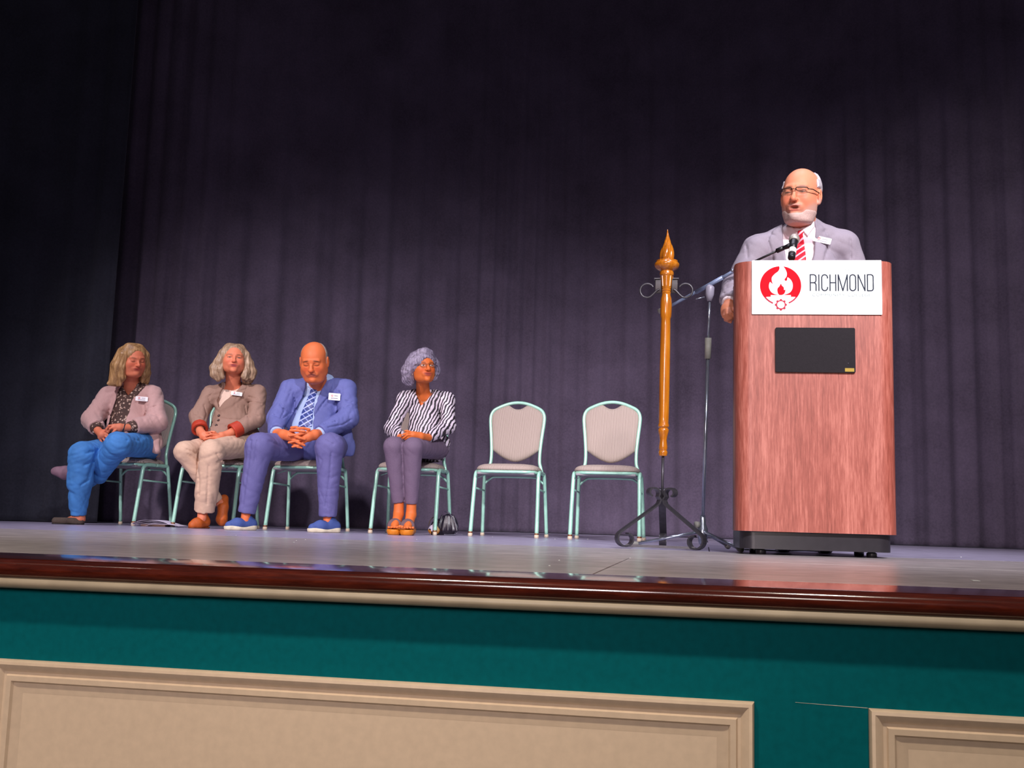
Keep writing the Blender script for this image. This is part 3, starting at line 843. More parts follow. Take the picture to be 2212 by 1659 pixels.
def stroke_text(s_, x0, x1, yt, yb, wt, mat, name, gaps=.38):
    """condensed capitals drawn as strokes"""
    n = len(s_); wid = {'M': 1.35, 'I': .12, 'N': 1.0}
    tot = sum(wid.get(c, .85) for c in s_)+gaps*(n-1)
    u = (x1-x0)/tot; x = x0
    for c in s_:
        w_ = wid.get(c, .85)*u; h = yb-yt; P = []; r = w_*.42
        def arc(cx, cy, r0, a0, a1): return [(cx+r0*math.cos(math.radians(a0+(a1-a0)*k/6)), cy+r0*math.sin(math.radians(a0+(a1-a0)*k/6))) for k in range(7)]
        if c == 'I': P = [[(x+w_/2, yt), (x+w_/2, yb)]]
        elif c == 'R': P = [[(x, yb), (x, yt)]+arc(x+w_-r, yt+r, r, -90, 0)+arc(x+w_-r, yt+h*.50-r, r, 0, 90)+[(x, yt+h*.50)], [(x+w_-r, yt+h*.50)]+arc(x+w_-r, yt+h*.5+r, r, -90, 0)+[(x+w_, yb)]]
        elif c == 'C': P = [[(x+w_, yt+h*.22), (x+w_, yt+r)]+arc(x+w_/2, yt+w_/2, w_/2, 0, -180)+arc(x+w_/2, yb-w_/2, w_/2, 180, 0)+[(x+w_, yb-h*.22)]]
        elif c == 'H': P = [[(x, yt), (x, yb)], [(x+w_, yt), (x+w_, yb)], [(x, yt+h*.5), (x+w_, yt+h*.5)]]
        elif c == 'M': P = [[(x, yb), (x, yt), (x+w_/2, yb), (x+w_, yt), (x+w_, yb)]]
        elif c == 'N': P = [[(x, yb), (x, yt), (x+w_, yb), (x+w_, yt)]]
        elif c == 'O': P = [arc(x+w_/2, yt+w_/2, w_/2, -180, 0)+arc(x+w_/2, yb-w_/2, w_/2, 0, 180)+[(x, yt+w_/2)]]
        elif c == 'D': P = [[(x, yt)]+arc(x+w_-r, yt+r, r, -90, 0)+arc(x+w_-r, yb-r, r, 0, 90)+[(x, yb), (x, yt)]]
        mb = MB()
        for k, l in enumerate(P):
            q_ = [Vector((a, -.0068-.0001*k, b)) for a, b in (SP(*p) for p in l)]
            for w_i, (a, b) in enumerate(zip(q_[:-1], q_[1:])):
                a = a-Vector((0, .00003*w_i, 0)); b = b-Vector((0, .00003*w_i, 0)); e = (b-a).normalized()*wt*.28; mb.ribbon([a-e, b+e], (0, 1, 0), .0006, wt)
        mb.build(name, mat, sign); x += w_+gaps*u
stroke_text('RICHMOND', 975, 1957, 302, 560, .0050, m_let, 'letter')
text('lettering', 'COMMUNITY COLLEGE', .0165, *SP(1460, 648), -.0071, .0006, m_pale, sign, sx=1.20, spacing=1.22, off=0)
text('lettering', 'SINCE 1964', .0120, *SP(1465, 238), -.0071, .0006, m_pale, sign, sx=.72, spacing=1.55)

# ================================================================== TORCH ON ITS IRON STAND
m_oak = M_wood('golden_oak_varnish', '#8f4c0c', '#bb6c12', '#d08a28', rough=.24, scale=10, stretch=(1, 1, .08), coat=.6)
m_iron = M('wrought_iron', '#4a474c', .38, .5, var=.15, scale=60, bmp=.15)
m_irond = M('dark_iron', '#3a3436', .4, .5)
TB = ((-0.2035,5.084,0)); 
torch = empty('ceremonial_torch', (*TB[:2], 0), 0, 'carved golden wood torch standing upright on a black iron tripod', 'torch')
lean = .011
def tz(y): return (1190-y)/457.0+0.0
prof = []
for y, hw in [(990, 6), (989, 8.5), (983, 9.8), (979, 9.5), (977, 8.2), (974, 9.4), (968, 9.2), (955, 7.6), (945, 9), (938, 11), (935, 11.5), (931, 11.5), (928, 9.5), (925, 11.8), (921, 11.8), (917, 10.5), (905, 11), (850, 11.4), (800, 11.5), (740, 11.2), (700, 10.6), (685, 10.4), (680, 12), (670, 12.6), (655, 12.8), (640, 12), (632, 9.8), (628, 9.6), (626, 10.6), (623, 9.4), (621, 10.8), (618, 9.4), (616, 10.6), (613, 11), (605, 12), (588, 13.8), (586, 15.5), (581, 15.8), (577, 14.5), (575, 17), (571, 24), (566, 27), (562, 28), (559, 27), (556, 24), (553, 24)]:
    prof.append((hw/457.0, tz(y)))
sh = MB().lathe(prof, (0, 0, 0), 28)
sh.build('shaft', m_oak, torch, 'auto')
mb = MB()
for k in range(8):
    a = 2*PI*k/8; mb.tube([(.0235*math.cos(a), .0235*math.sin(a), tz(612)), (.0285*math.cos(a), .0285*math.sin(a), tz(589))], .0040, 6)
mb.build('fluting', m_oak, torch)
# carved flame: petals round a core
fl_ = MB()
zf0 = tz(553)
for k, (a, h, rr) in enumerate([(0, .120, .0), (20, .112, .012), (110, .104, .014), (200, .098, .014), (290, .108, .012), (65, .082, .020), (155, .078, .021), (245, .085, .020), (335, .090, .019)]):
    c = math.radians(a); P = []; rs = []
    for i in range(9):
        t = i/8; P.append((rr*math.cos(c+t*.8)*(1-t**2*.8), rr*math.sin(c+t*.8)*(1-t**2*.8), zf0+h*t*1.32)); rs.append(.0175*(math.sin(PI*min(1, t*.62+.28))**1.2)*(1-t**3)+.0012)
    fl_.tube(P, .01, 8, rs=rs)
fl_.build('carved_flame', m_oak, torch, True)
stem = MB().tube([(0, 0, tz(1085)), (0, 0, tz(989))], .0065, 10); stem.build('iron_stem', m_iron, torch, True)
def scroll(cx, cz, r0, r1, a0, a1, n=16): return [(cx+(r0+(r1-r0)*k/n)*math.cos(math.radians(a0+(a1-a0)*k/n)), cz+(r0+(r1-r0)*k/n)*math.sin(math.radians(a0+(a1-a0)*k/n))) for k in range(n+1)]
def iron_leg(ang):
    ca, sa = math.cos(math.radians(ang)), math.sin(math.radians(ang))
    up = scroll(.052, .262, .018, .030, -250, 60, 16)[::-1]
    top = scroll(.044, .262, .028, .016, 215, -70, 16)
    P = top[::-1]+[(.012, .230), (.018, .212), (.030, .200), (.12, .128), (.178, .082)]
    P += scroll(.163, .042, .041, .026, 60, -255, 22)
    pts = [(u*1.16*ca, u*1.16*sa, z) for u, z in P]
    MB().ribbon(pts, (-sa, ca, 0), .034, .008).build('leg', m_iron, torch)
torch_dirs = (211, 329, 90)
for a in torch_dirs: iron_leg(a)
mb = MB()
A_ = [(  .186*math.cos(math.radians(a)), .186*math.sin(math.radians(a))) for a in torch_dirs]
mb.ribbon([(*A_[0], .012), (*A_[1], .012)], (0, 0, 1), .012, .005); mb.build('cross_bar', m_iron, torch)
for sx in (-1, 1):
    pts = [(sx*u, 0, z) for u, z in scroll(.098, 1.235, .020, .034, 0, 0, 1)[:0]+[(.022, 1.262), (.045, 1.252)]]
    hk = [(.070, 1.262)]
    C_ = (.098, 1.243); loop = [(C_[0]+.033*math.cos(math.radians(t)), C_[1]+.033*math.sin(math.radians(t))) for t in range(125, -75, -20)]
    loop = [(C_[0]-.006+.034*math.cos(math.radians(t)), C_[1]+.034*math.sin(math.radians(t))) for t in range(150, -111, -20)]
    P = loop+[(.066, 1.222), (.046, 1.243), (.034, 1.250)]
    MB().tube(spline([(sx*u, -.012, z) for u, z in P], 3), .0052, 8).build('hook', m_iron, torch, True)
    x0, x1 = sorted((sx*.024, sx*.056))
    MB().box(x0, x1, -.010, .012, 1.232, 1.300, .003).build('bracket', m_irond, torch)
    x0, x1 = sorted((sx*.030, sx*.060))
    MB().box(x0, x1, -.016, .016, 1.300, 1.306, .001).build('bracket_lip', m_iron, torch)
torch.rotation_euler = (0, lean, 0)

# ================================================================== MICROPHONE STAND AND MICROPHONE
m_chr = M('chrome_tube', '#9aa0ae', .22, .8, var=.08)
m_blue = M('grey_blue_tube', '#7d8aa8', .35, .35)
m_blackp = M('black_plastic', '#17161a', .4)
m_rub = M('grey_rubber', '#8c8a82', .6)
MS = ((-0.0034,5.224,0))
st = empty('microphone_stand', (*MS[:2], 0), 0, 'chrome tripod microphone stand with a boom arm between torch and lectern', 'microphone stand')
def S_(p): return (p[0]-MS[0], p[1]-MS[1], p[2])
top = S_((0.0178,5.071,1.201)); mid = S_((0.0103,5.107,0.913)); mid2 = S_((0.012,5.094,1.013)); hub = S_((-0.0104,5.207,0.1153))
MB().tube([hub, mid], .0085, 12).build('lower_tube', m_chr, st, True)
MB().tube([mid, mid2], .0155, 14).build('height_grip', m_rub, st, True)
MB().tube([mid2, top], .0058, 10).build('upper_tube', m_chr, st, True)
hb = MB().lathe([(.010, .02), (.020, .03), (.026, .07), (.024, .10), (.016, .12), (.013, .16), (.010, .165)], (hub[0], hub[1], -.0), 18).build('leg_hub', m_chr, st, True)
MB().tube([(hub[0]-.02, hub[1]-.01, .118), (hub[0]-.034, hub[1]-.02, .118)], .016, 12).build('clamp_knob', m_rub, st, True)
for p in ((-0.3479,5.221,0.0072), (0.1587,4.902,0.0232), (0.1146,5.531,0.0113)):
    e = S_(p); e = (e[0], e[1], .014)
    l = MB().tube([(hub[0], hub[1], .088), e], .0075, 10).build('leg', m_chr, st, True)
    d = (Vector(e)-Vector((hub[0], hub[1], .088))).normalized(); e2 = Vector(e)
    MB().tube([e2-d*.03, e2-d*.012, e2+d*.008, e2+d*.014], .012, 12, rs=[.009, .0135, .0135, .009]).build('rubber_foot', m_rub, l, True)
b0, b1, b2, b3, b4 = (S_(v) for v in ((-0.1553,5.183,1.199), (0.0436,5.045,1.279), (0.1353,4.975,1.315), (0.2673,4.891,1.359), (0.3417,4.85,1.384)))
bw = S_((-0.2296,5.224,1.17))
MB().tube([bw, b0, b1], .0075, 10).build('boom_rear', m_blue, st, True)
MB().tube([S_((-0.0465,5.105,1.241)), S_((0.0803,5.019,1.293))], .0105, 12).build('boom_sleeve', m_blue, st, True)
MB().tube([b1, b2], .0082, 10).build('boom_front', m_blue, st, True)
MB().tube([b2, b4], .0052, 10).build('boom_tip', m_blackp, st, True)
MB().tube([bw, S_((-0.2155,5.215,1.175))], .014, 12).build('counterweight', m_rub, st, True)
MB().tube([S_((0.1519,4.957,1.32)), S_((0.1395,4.971,1.314))], .0125, 10).build('collar', m_blackp, st, True)
MB().ball(S_((0.1219,4.953,1.31)), .009, 8).build('thumb_screw', m_chr, st, True)
MB().tube([(top[0], top[1], top[2]-.012), (top[0], top[1]-.002, top[2]+.02), (top[0]+.002, top[1]-.008, top[2]+.055), (top[0]+.003, top[1]-.012, top[2]+.068)], .02, 14, rs=[.011, .021, .021, .010]).build('boom_clutch', M('clutch_grey', '#8b8696', .4), st, True)
MB().tube([S_((-0.0479,5.039,1.193)), S_((-0.0064,5.045,1.203))], .003, 6).build('wing_screw', m_chr, st, True)
MB().tube([b4, S_((0.3631,4.833,1.388)), S_((0.381,4.826,1.394))], .010, 12, rs=[.0085, .011, .014]).build('microphone_clip', m_blackp, st, True)
MB().tube([S_((0.3198,4.863,1.377)), S_((0.3476,4.846,1.386))], .011, 10).build('clip_joint', m_blackp, st, True)
mc = (0.3887,4.808,1.385)
mic = empty('microphone', mc, 0, 'black handheld microphone with silver mesh head clipped before the speaker', 'microphone')
ax_ = (Vector((0.4044,4.881,1.472))-Vector((0.3805,4.771,1.339))).normalized()
MB().lathe([(.001, -.098), (.014, -.098), (.0165, -.092), (.0165, -.060)], (0, 0, 0), 20, ax_).build('tail_cap', m_blackp, mic, True)
MB().lathe([(.0170, -.060), (.0172, -.030), (.0172, -.028)], (0, 0, 0), 20, ax_).build('white_ring', M('white_band', '#f2f2ee', .4), mic, True)
MB().lathe([(.0168, -.028), (.0175, .0), (.0185, .030), (.019, .034)], (0, 0, 0), 20, ax_).build('handle', m_blackp, mic, True)
MB().lathe([(.0190, .034), (.0235, .038), (.0245, .048), (.0235, .060), (.018, .072), (.010, .079), (.001, .081)], (0, 0, 0), 22, ax_).build('mesh_head', M('silver_mesh', '#b9b0a6', .35, .5, bmp=.6, scale=400), mic, True)

# ================================================================== SMALL THINGS ON THE FLOOR
pap = empty('paper_stack', (-3.817,6.917,0), math.radians(12), 'loose white papers and a booklet lying under the chairs on the left', 'papers')
m_pap = M('white_paper', '#d8cde0', .6); m_bk = M('cream_booklet', '#d9b49a', .6)
mb = MB().box(-.07, .10, -.08, .10, .001, .016, .001); mb.build('booklet', m_bk, pap)
def sheet(x0, x1, y0, y1, z, curl, name='sheet'):
    vs = []; fs = []; n = 12
    for s_ in (0, .0012):
        for i in range(n+1):
            u = i/n; zz = z-curl*(2*u-1)**2*.9+.002*math.sin(u*9)
            for y in (y0, y1): vs.append((x0+(x1-x0)*u, y, zz+s_))
    N = 2*(n+1)
    for i in range(n):
        a = 2*i; fs += [(a, a+1, a+3, a+2), (a+N, a+2+N, a+3+N, a+1+N), (a, a+2, a+2+N, a+N), (a+1, a+1+N, a+3+N, a+3)]
    fs += [(0, N, N+1, 1), (2*n, 2*n+1, 2*n+1+N, 2*n+N)]
    return mesh_obj(name, vs, fs, m_pap, pap, 'auto')
sheet(-.13, .14, -.10, .12, .045, .036); sheet(-.12, .16, -.09, .13, .034, .026); sheet(-.10, .19, -.12, .10, .0215, .017); sheet(-.02, .21, -.13, .09, .0195, .0155)

hbx = (-1.744,6.891,0)
bag = empty('handbag', hbx, 0, 'black leather drawstring handbag on the floor beside the platform sandals, behind a chair leg', 'bag')
F = box_field((-.12, -.02, 0), (.14, .22, .17), .004)
F.ell((.035, .10, .060), (.072, .06, .062), .03).ell((.04, .10, .10), (.045, .04, .045), .03).ell((-.035, .10, .05), (.05, .05, .055), .03)
for k, x in enumerate((-.01, .02, .045, .07, .09)): F.cone((x*.8+.01, .06, .13), (x*1.35-.01, .045, .035), .007, .012, .012)
F.clip((0, 0, -1), (0, 0, .001)); F.build('pouch', M('black_leather', '#221c28', .34, bmp=.25, scale=60, spec=.5), bag)
MB().tube(spline([(.02, .06, .158), (.05, .055, .150), (.09, .05, .10), (.115, .045, .05), (.112, .04, .012), (.08, .03, .006), (.03, .02, .006)], 6), .004, 8).build('strap', M('bag_strap', '#3c3a48', .25), bag, True)
MB().tube(spline([(-.03, .06, .15), (-.05, .06, .125), (-.075, .05, .10), (-.085, .045, .06)], 6), .0035, 8).build('strap', M('bag_strap_dark', '#4a3c34', .3), bag, True)
F = box_field((-.10, .0, 0), (.0, .10, .09), .004)
F.ell((-.047, .045, .032), (.040, .035, .032), .02).cone((-.05, .04, .05), (-.03, .05, .10), .02, .008, .02).clip((0, 0, -1), (0, 0, .001))
m_scarf, nt, b = base_mat('patterned_scarf', .5)
vv = nt.nodes.new('ShaderNodeTexVoronoi'); vv.inputs['Scale'].default_value = 32; link(nt, coords(nt), vv.inputs['Vector'])
link(nt, ramp(nt, vv.outputs['Color'], [(.3, srgb('#2b211d')), (.42, srgb('#d98a2a')), (.6, srgb('#e9dcec')), (.8, srgb('#c9a36a'))], 'CONSTANT'), b.inputs['Base Color'])
F.build('patterned_scarf', m_scarf, bag)
MB().lathe([(.001, -.002), (.006, -.002), (.006, .002), (.001, .002)], (.005, .045, .055), 12, (0, -1, 0)).build('clasp', m_chr, bag, True)
MB().ball((-.004, .04, .09), .005, 6).build('clasp', m_chr, bag, True)

# tape marks and grit on the boards
m_tape = M('white_tape', '#dfe3e0', .5)
tp = MB().prism([(0, 0), (.017, .0), (.0175, .004), (.0005, .0045)], 0, .02).build('floor_tape', m_tape)
for v in tp.data.vertices: v.co = (v.co.x, v.co.z*8, .0004+v.co.y*.02)
tp.location = ((0.6473,2.784,0)); tp.location.z = .0002
tag(tp, 'scrap of white tape stuck near the right end of the stage edge', 'tape')
SPK = [((-0.7752,7.15,0)), ((-1.38,6.894,0)), ((-0.9439,6.758,0)), ((-0.3987,2.761,0)), ((1.187,5.323,0)), ((-1.717,7.46,0)), ((-1.651,4.121,0)), ((-0.4286,3.169,0)), ((-1.472,5.351,0)), ((-2.305,4.987,0)), ((-1.757,4.412,0)), ((-1.796,4.62,-0))]
cf0 = None
FL = ['white fleck on the floor between the front legs of the rightmost chair', 'white fleck on the floor under the empty chair that holds the folder', 'white fleck between the two empty chairs, level with their front feet', 'white fleck on open floor nearest the stage edge, below the empty chairs',
 'white fleck on the floor right of the lectern, level with its base', 'white fleck just left of the front foot of the chair with the folder', 'white fleck before the person in blue suit, leftmost of three', 'white fleck on open floor midway between stage edge and the empty chairs',
 'white fleck in front of the platform sandals of the person in striped blouse', 'white fleck in front of the blue left sneaker toe', 'white fleck before the person in blue suit, middle of three', 'white fleck before the person in blue suit, rightmost of three']
for i, p in enumerate(SPK):
    c = MB().lathe([(.002, 0), (.0035, .001), (.001, .0022)], (0, 0, 0), 6).build('paper_fleck', m_tape) if i == 0 else cf0.copy()
    if i == 0: cf0 = c
    else: COL.objects.link(c)
    s_ = (1.6, 1.2, 1.4, 1, 1.3, 1, 1, 1, 1, .9, .9, .9)[i]
    c.location = (p[0], p[1], .0002); c.scale = (s_, s_, s_); tag(c, FL[i], 'litter', 'white flecks on the stage floor')
cbl = MB().tube(spline([(0.1899,5.321,0), (0.2605,5.324,0), (0.3673,5.285,0), (0.4993,5.554,0), (0.5844,5.305,0)], 6), .004, 6).build('cable', M('black_cable', '#141014', .5), None, True)
cbl.location = (0, 0, .0045); tag(cbl, 'thin black cable lying on the floor under the lectern', 'cable')

# ================================================================== PEOPLE
def col3(h): return srgb(h)
class Person:
    def __init__(s, loc, rz, label): s.root = empty('person', loc, rz, label, 'person')
    def field(s, pts, m, h): 
        P = np.array(pts); return box_field(P.min(0)-m, P.max(0)+m, h)
def torso(F, J, inf=0.0, k=.03, legs=False):
    w_ = J['w']; fl = J.get('flat', .72)
    N, SL, SR, C, B, P = (np.array(J[a]) for a in ('N', 'SL', 'SR', 'C', 'B', 'P'))
    F.cone(C, B, w_[0]+inf, w_[1]+inf, k, flat=fl).cone(B, P, w_[1]+inf, w_[2]+inf, k, flat=fl+.08)
    rs = J.get('rs', .062)+inf
    m = (SL+SR)/2; F.cone(SL+(m-SL)*.12, SR+(m-SR)*.12, rs, rs, .02, flat=.95)
    up = N+np.array((0, 0, J.get('trap', -.02)))
    F.cone(up, SL+np.array((0, 0, .015)), .050+inf, .040+inf, .022).cone(up, SR+np.array((0, 0, .015)), .050+inf, .040+inf, .022)
    for c, r in J.get('bust', []): F.ell(c, np.array(r)+inf, .04)
    return F
def arms(F, J, inf=0.0, k=.03, wr=None, end=1.0, r=None, cut=True):
    r = r or J['ra']
    for S, E_, W_ in (('SL', 'EL', 'WL'), ('SR', 'ER', 'WR')):
        a, b, c = (np.array(J[t]) for t in (S, E_, W_)); c = b+(c-b)*end
        F.cone(a, b, r[0]+inf, r[1]+inf, k, wr=wr and (wr, 2.2, .35))
        F.cone(b, c, r[1]+inf, r[2]+inf, k, cut=cut, wr=wr and (wr, 2.6, -.5))
    return F
def legs(F, J, inf=0.0, k=.03, r=None, ends=(1, 1), wr=None, cut=True):
    r = r or J['rl']
    for (H_, K_, A_), e in zip((('HL', 'KL', 'AL'), ('HR', 'KR', 'AR')), ends):
        a, b, c = (np.array(J[t]) for t in (H_, K_, A_)); c = b+(c-b)*e
        rr = r if not isinstance(r[0], (tuple, list)) else r[0 if H_ == 'HL' else 1]
        F.cone(a, b, rr[0]+inf, rr[1]+inf, k, wr=wr and (wr, 1.6, .4))
        F.cone(b, c, rr[1]+inf, rr[2]+inf, k, cut=cut, wr=wr and (wr, 3.2, .5))
    return F
def skin_mesh(p, J, H, hands, skin, T, feet=None, fine=None):
    P = [J[k] for k in J if k in ('N', 'SL', 'SR', 'C', 'B', 'P', 'EL', 'ER', 'WL', 'WR', 'HL', 'HR', 'KL', 'KR', 'AL', 'AR')]
    P = np.array(P+[H.c]); lo = P.min(0)-.22; hi = P.max(0)+.22; lo[2] = max(lo[2], -.02)
    hp = np.array([q for ch in hands for q in ch[0]]); h0, h1 = hp.min(0)-.03, hp.max(0)+.03
    fs = [[(H.c[i]-(.10 if i == 0 else .13)*H.s, H.c[i]+(.10 if i == 0 else .125)*H.s), (h0[i], h1[i])] for i in range(3)]
    if fine is not None: fs = [fs[i]+[(fine[0][i], fine[1][i])] for i in range(3)]
    F = Field(*[axis_points(lo[i], hi[i], .013, .003, fs[i]) for i in range(3)])
    torso(F, J, -.022); arms(F, J, -.0, r=J.get('rask', (.045, .036, .026)), cut=False)
    legs(F, J, -.012, r=J.get('rlsk', (.075, .05, .034)), cut=False)
    F.cone(J['N'], H.to((0, .022, -.055)), J.get('rn', .055), J.get('rn', .055)-.003, .03)
    put_head(F, H, .018)
    for pts, rs, *k in hands: F.chain(pts, rs, k[0] if k else .004)
    for pts, rs in (feet or []): F.chain(pts, rs, .008)
    V, Fc = F.mesh(1)
    cols = head_paint(V, H, skin, T)
    return mesh_obj('body', V, Fc, m_skin, p.root, True, cols)
def fingers(*chains, r=.0085): return [(list(c), [r*1.08]+[r]*(len(c)-2)+[r*.82], .0035) for c in chains]
def patch(F, name, poly, th, ymax, mat, parent, ymin=None):
    G_ = Field(F.x, F.y, F.z)
    G_.A = np.maximum(np.maximum(F.A-th, F.poly2(poly)[:, None, :]), (F.y-ymax)[None, :, None]).astype(np.float32)
    # keep only a skin of cloth behind the surface
    G_.A = np.maximum(G_.A, -(F.A+.010))
    return G_.build(name, mat, parent, smooth=0)
def xz(*ps): return [(p[0], p[2]) for p in ps]
def surf(F, x, z, off=.002):
    i = int(np.argmin(abs(F.x-x))); k = int(np.argmin(abs(F.z-z))); col = F.A[i, :, k]
    j = int(np.argmax(col < 0)); a, b = col[j-1], col[j]
    return float(F.y[j-1]+(F.y[j]-F.y[j-1])*a/(a-b+1e-9))-off
m_badge = M('badge_white', '#f3f0f6', .35, var=.01)
m_bgrey = M('badge_grey_print', '#8f8a94', .5)
def badge(p, F, c, w_, h_, roll=0, wide=True, tilt=8, yaw=0):
    y = min(surf(F, c[0]+a_*w_/2, c[2]+b_*h_/2, .003) for a_ in (-1, 0, 1) for b_ in (-1, 0, 1))
    b = MB().prism(rrect(-w_/2, w_/2, -h_/2, h_/2, .004), -.0015, .0015).build('name_badge', m_badge, p.root)
    k = h_/.03 if wide else h_/.045
    ring = [(.0065*k*math.cos(t)-w_*.20, .0065*k*math.sin(t)+h_*.12) for t in np.linspace(0, 2*PI, 20, endpoint=False)]
    rin = [((x+w_*.20)*.55-w_*.20, (z-h_*.12)*.55+h_*.12) for x, z in ring]
    fill_poly('badge_emblem', [ring, rin], -.0018, .0004, m_red, b)
    g = MB().box(-w_*.02, w_*.30, -.0021, -.0016, h_*.08, h_*.20); g.box(-w_*.30, w_*.30, -.0021, -.0016, -h_*.30, -h_*.17); g.build('badge_print', m_bgrey, b)
    b.location = (c[0], y, c[2]); b.rotation_euler = (math.radians(-tilt), math.radians(roll), math.radians(yaw))
    return b
def shoe(p, name, heel, toe, mat, sole_mat=None, w=1.0, sole_h=.012, hh=.062, toe_h=.034, ground=None, rise=0):
    heel, toe = np.array(heel), np.array(toe); g = heel[2] if ground is None else ground
    d = toe-heel; mid = heel+d*.62; z = np.array((0, 0, 1.0))
    lo = np.minimum(heel, toe)-.06; hi = np.maximum(heel, toe)+.06; hi[2] += .09
    F = box_field(lo, hi, .004)
    F.cone(heel+d*.16+z*hh*.62, heel+d*.30+z*hh*.95, .034*w, .036*w, .02)
    F.cone(heel+d*.14+z*.036, mid+z*(toe_h*.85), .033*w, .040*w, .02).cone(mid+z*toe_h*.8, heel+d*.86+z*toe_h*.62, .039*w, .030*w, .02)
    F.clip((0, 0, -1), (0, 0, g+(sole_h*.8 if sole_mat else .001)))
    F.clip((0, 0, 1), (0, 0, g+hh+.025))
    o = F.build(name, mat, p.root)
    if sole_mat:
        F = box_field(lo, hi, .004)
        F.cone(heel+d*.15+z*.02, mid+z*.02, .039*w, .046*w, .01).cone(mid+z*.02, heel+d*.86+z*.02, .046*w, .036*w, .01)
        F.clip((0, 0, -1), (0, 0, g+.001)); X, Y, Z = F.x[:, None, None], F.y[None, :, None], F.z[None, None, :]
        t = ((X-heel[0])*d[0]+(Y-heel[1])*d[1])/float(d[0]**2+d[1]**2+1e-9)
        F.A = np.maximum(F.A, (Z-g-sole_h*(1.25-.45*t+.25*np.cos(t*7))).astype(np.float32))
        F.build('sole', sole_mat, o)
    return o
m_skin = M_attr('skin', .52, 'Col', .10, .35, .12)
def m_hair_of(name, c1, c2, sc=40):
    m, nt, b = base_mat(name, .42, 0, .5)
    f = noise(nt, coords(nt, (1, 1, .18)), sc, 5, .7, .6)
    link(nt, ramp(nt, f, [(.32, srgb(c1)), (.66, srgb(c2))]), b.inputs['Base Color']); bump(nt, b, f, .5, .004); return m
m_lens, nt_, b_ = base_mat('spectacle_lens', .05); b_.inputs['Alpha'].default_value = .22; b_.inputs['Base Color'].default_value = (.25, .16, .12, 1)

# ---------------------------------------------------------------- A: woman in blue jeans and pink cardigan
pA = Person((-3.997,6.965,0), 0.52098, 'person in pale pink jacket and blue jeans seated on the leftmost chair')
TA = dict(lipc=srgb('#a8453c'), browc=srgb('#7a452e'), brow=.7, nose=.95, eye='closed', eyez=-.0065, fat=.005, lips=.85, lid=.0145, jaw=1.08, chin2=.030, browtilt=.1)
HA = Head((-0.089,0.0184,1.191), yaw=24, pitch=13, roll=-3, scale=.93, tr=TA, wide=1.13)
J = dict(N=(-0.0899,0.128,1.017), SL=(-0.2436,0.1835,0.9272), SR=(0.0626,0.095,0.9451), C=(-0.0775,0.1374,0.8378), B=(-0.0718,0.116,0.6668), P=(-0.0071,0.1823,0.5622),
         EL=(-0.339,0.1236,0.7501), WL=(-0.2893,-0.0635,0.6626), ER=(0.1063,-0.0107,0.745), WR=(-0.0874,-0.1375,0.6848),
         HL=(-0.1155,0.1456,0.5617), KL=(-0.3697,-0.2141,0.4848), AL=(-0.3689,-0.1361,0.0674), HR=(0.0549,0.1142,0.5886), KR=(-0.1396,-0.3142,0.5479), AR=(-0.3275,0.0936,0.3135),
         w=(.142, .158, .150), ra=(.066, .063, .050), rl=((.084, .076, .050), (.098, .074, .058)), rs=.060)
hands = [([(-0.2891,-0.0632,0.6594), (-0.255,-0.1137,0.6284)], [.026, .031], .008), ([(-0.2587,-0.1137,0.6379), (-0.2687,-0.1114,0.6083)], [.022, .016], .008)]
hands += fingers([(-0.272,-0.1107,0.6114), (-0.2572,-0.1165,0.576), (-0.2335,-0.1205,0.5445)], [(-0.2535,-0.1226,0.6116), (-0.2297,-0.1341,0.5796), (-0.207,-0.1374,0.5611)],
                 [(-0.2391,-0.1295,0.6249), (-0.2127,-0.1427,0.5994), (-0.1933,-0.1453,0.584)], [(-0.2339,-0.1331,0.638), (-0.211,-0.1439,0.619), (-0.1949,-0.1478,0.6065)], [(-0.2539,-0.118,0.6574), (-0.2291,-0.1374,0.6574), (-0.216,-0.1403,0.6449)], r=.0080)
hands += [([(-0.0842,-0.1492,0.6841), (-0.1449,-0.17,0.6793), (-0.1753,-0.1755,0.6804)], [.025, .030, .026], .008)]
hands += fingers([(-0.1763,-0.1826,0.6961), (-0.2119,-0.1902,0.687), (-0.2287,-0.1759,0.6645), (-0.2214,-0.1706,0.6458)], [(-0.1753,-0.1865,0.6829), (-0.2043,-0.1956,0.6676), (-0.215,-0.1777,0.6424)], [(-0.162,-0.189,0.6672), (-0.1787,-0.2021,0.6492), (-0.2011,-0.1849,0.62)], r=.0082)
skin_mesh(pA, J, HA, hands, srgb('#d67c5c'), TA, [([(-0.3739,-0.1382,0.0958), (-0.3579,-0.1361,0.0392), (-0.422,-0.133,0.0249)], [.036, .038, .028])])
F = pA.field([J['SL'], J['SR'], J['EL'], J['ER'], J['WR'], J['P'], J['C']], .13, .0065)
torso(F, J, -.006); arms(F, J, -.010, end=1.0, cut=True)
F.cone(J['N'], np.array(J['N'])+(0, 0, .02), .066, .060, .02, cut=True)
F.carve(xz((-0.1589,0.1269,1.046), (-0.1457,0.1295,0.9929), (-0.1066,0.1234,0.9369), (-0.0655,0.1019,0.9886), (-0.041,0.085,1.05)), J['N'][1]-.005)
m_flor, nt, b = base_mat('brown_floral_print', .75)
v_ = coords(nt); vo = nt.nodes.new('ShaderNodeTexVoronoi'); vo.inputs['Scale'].default_value = 48; link(nt, v_, vo.inputs['Vector'])
n_ = noise(nt, v_, 75, 3, .7, 1.5); mx = nt.nodes.new('ShaderNodeMix'); mx.inputs[0].default_value = .5; link(nt, vo.outputs['Distance'], mx.inputs[2]); link(nt, n_, mx.inputs[3])
link(nt, ramp(nt, mx.outputs[0], [(.30, srgb('#d9c4b4')), (.40, srgb('#9a7a6c')), (.46, srgb('#3a2622')), (.62, srgb('#4a322c'))]), b.inputs['Base Color'])
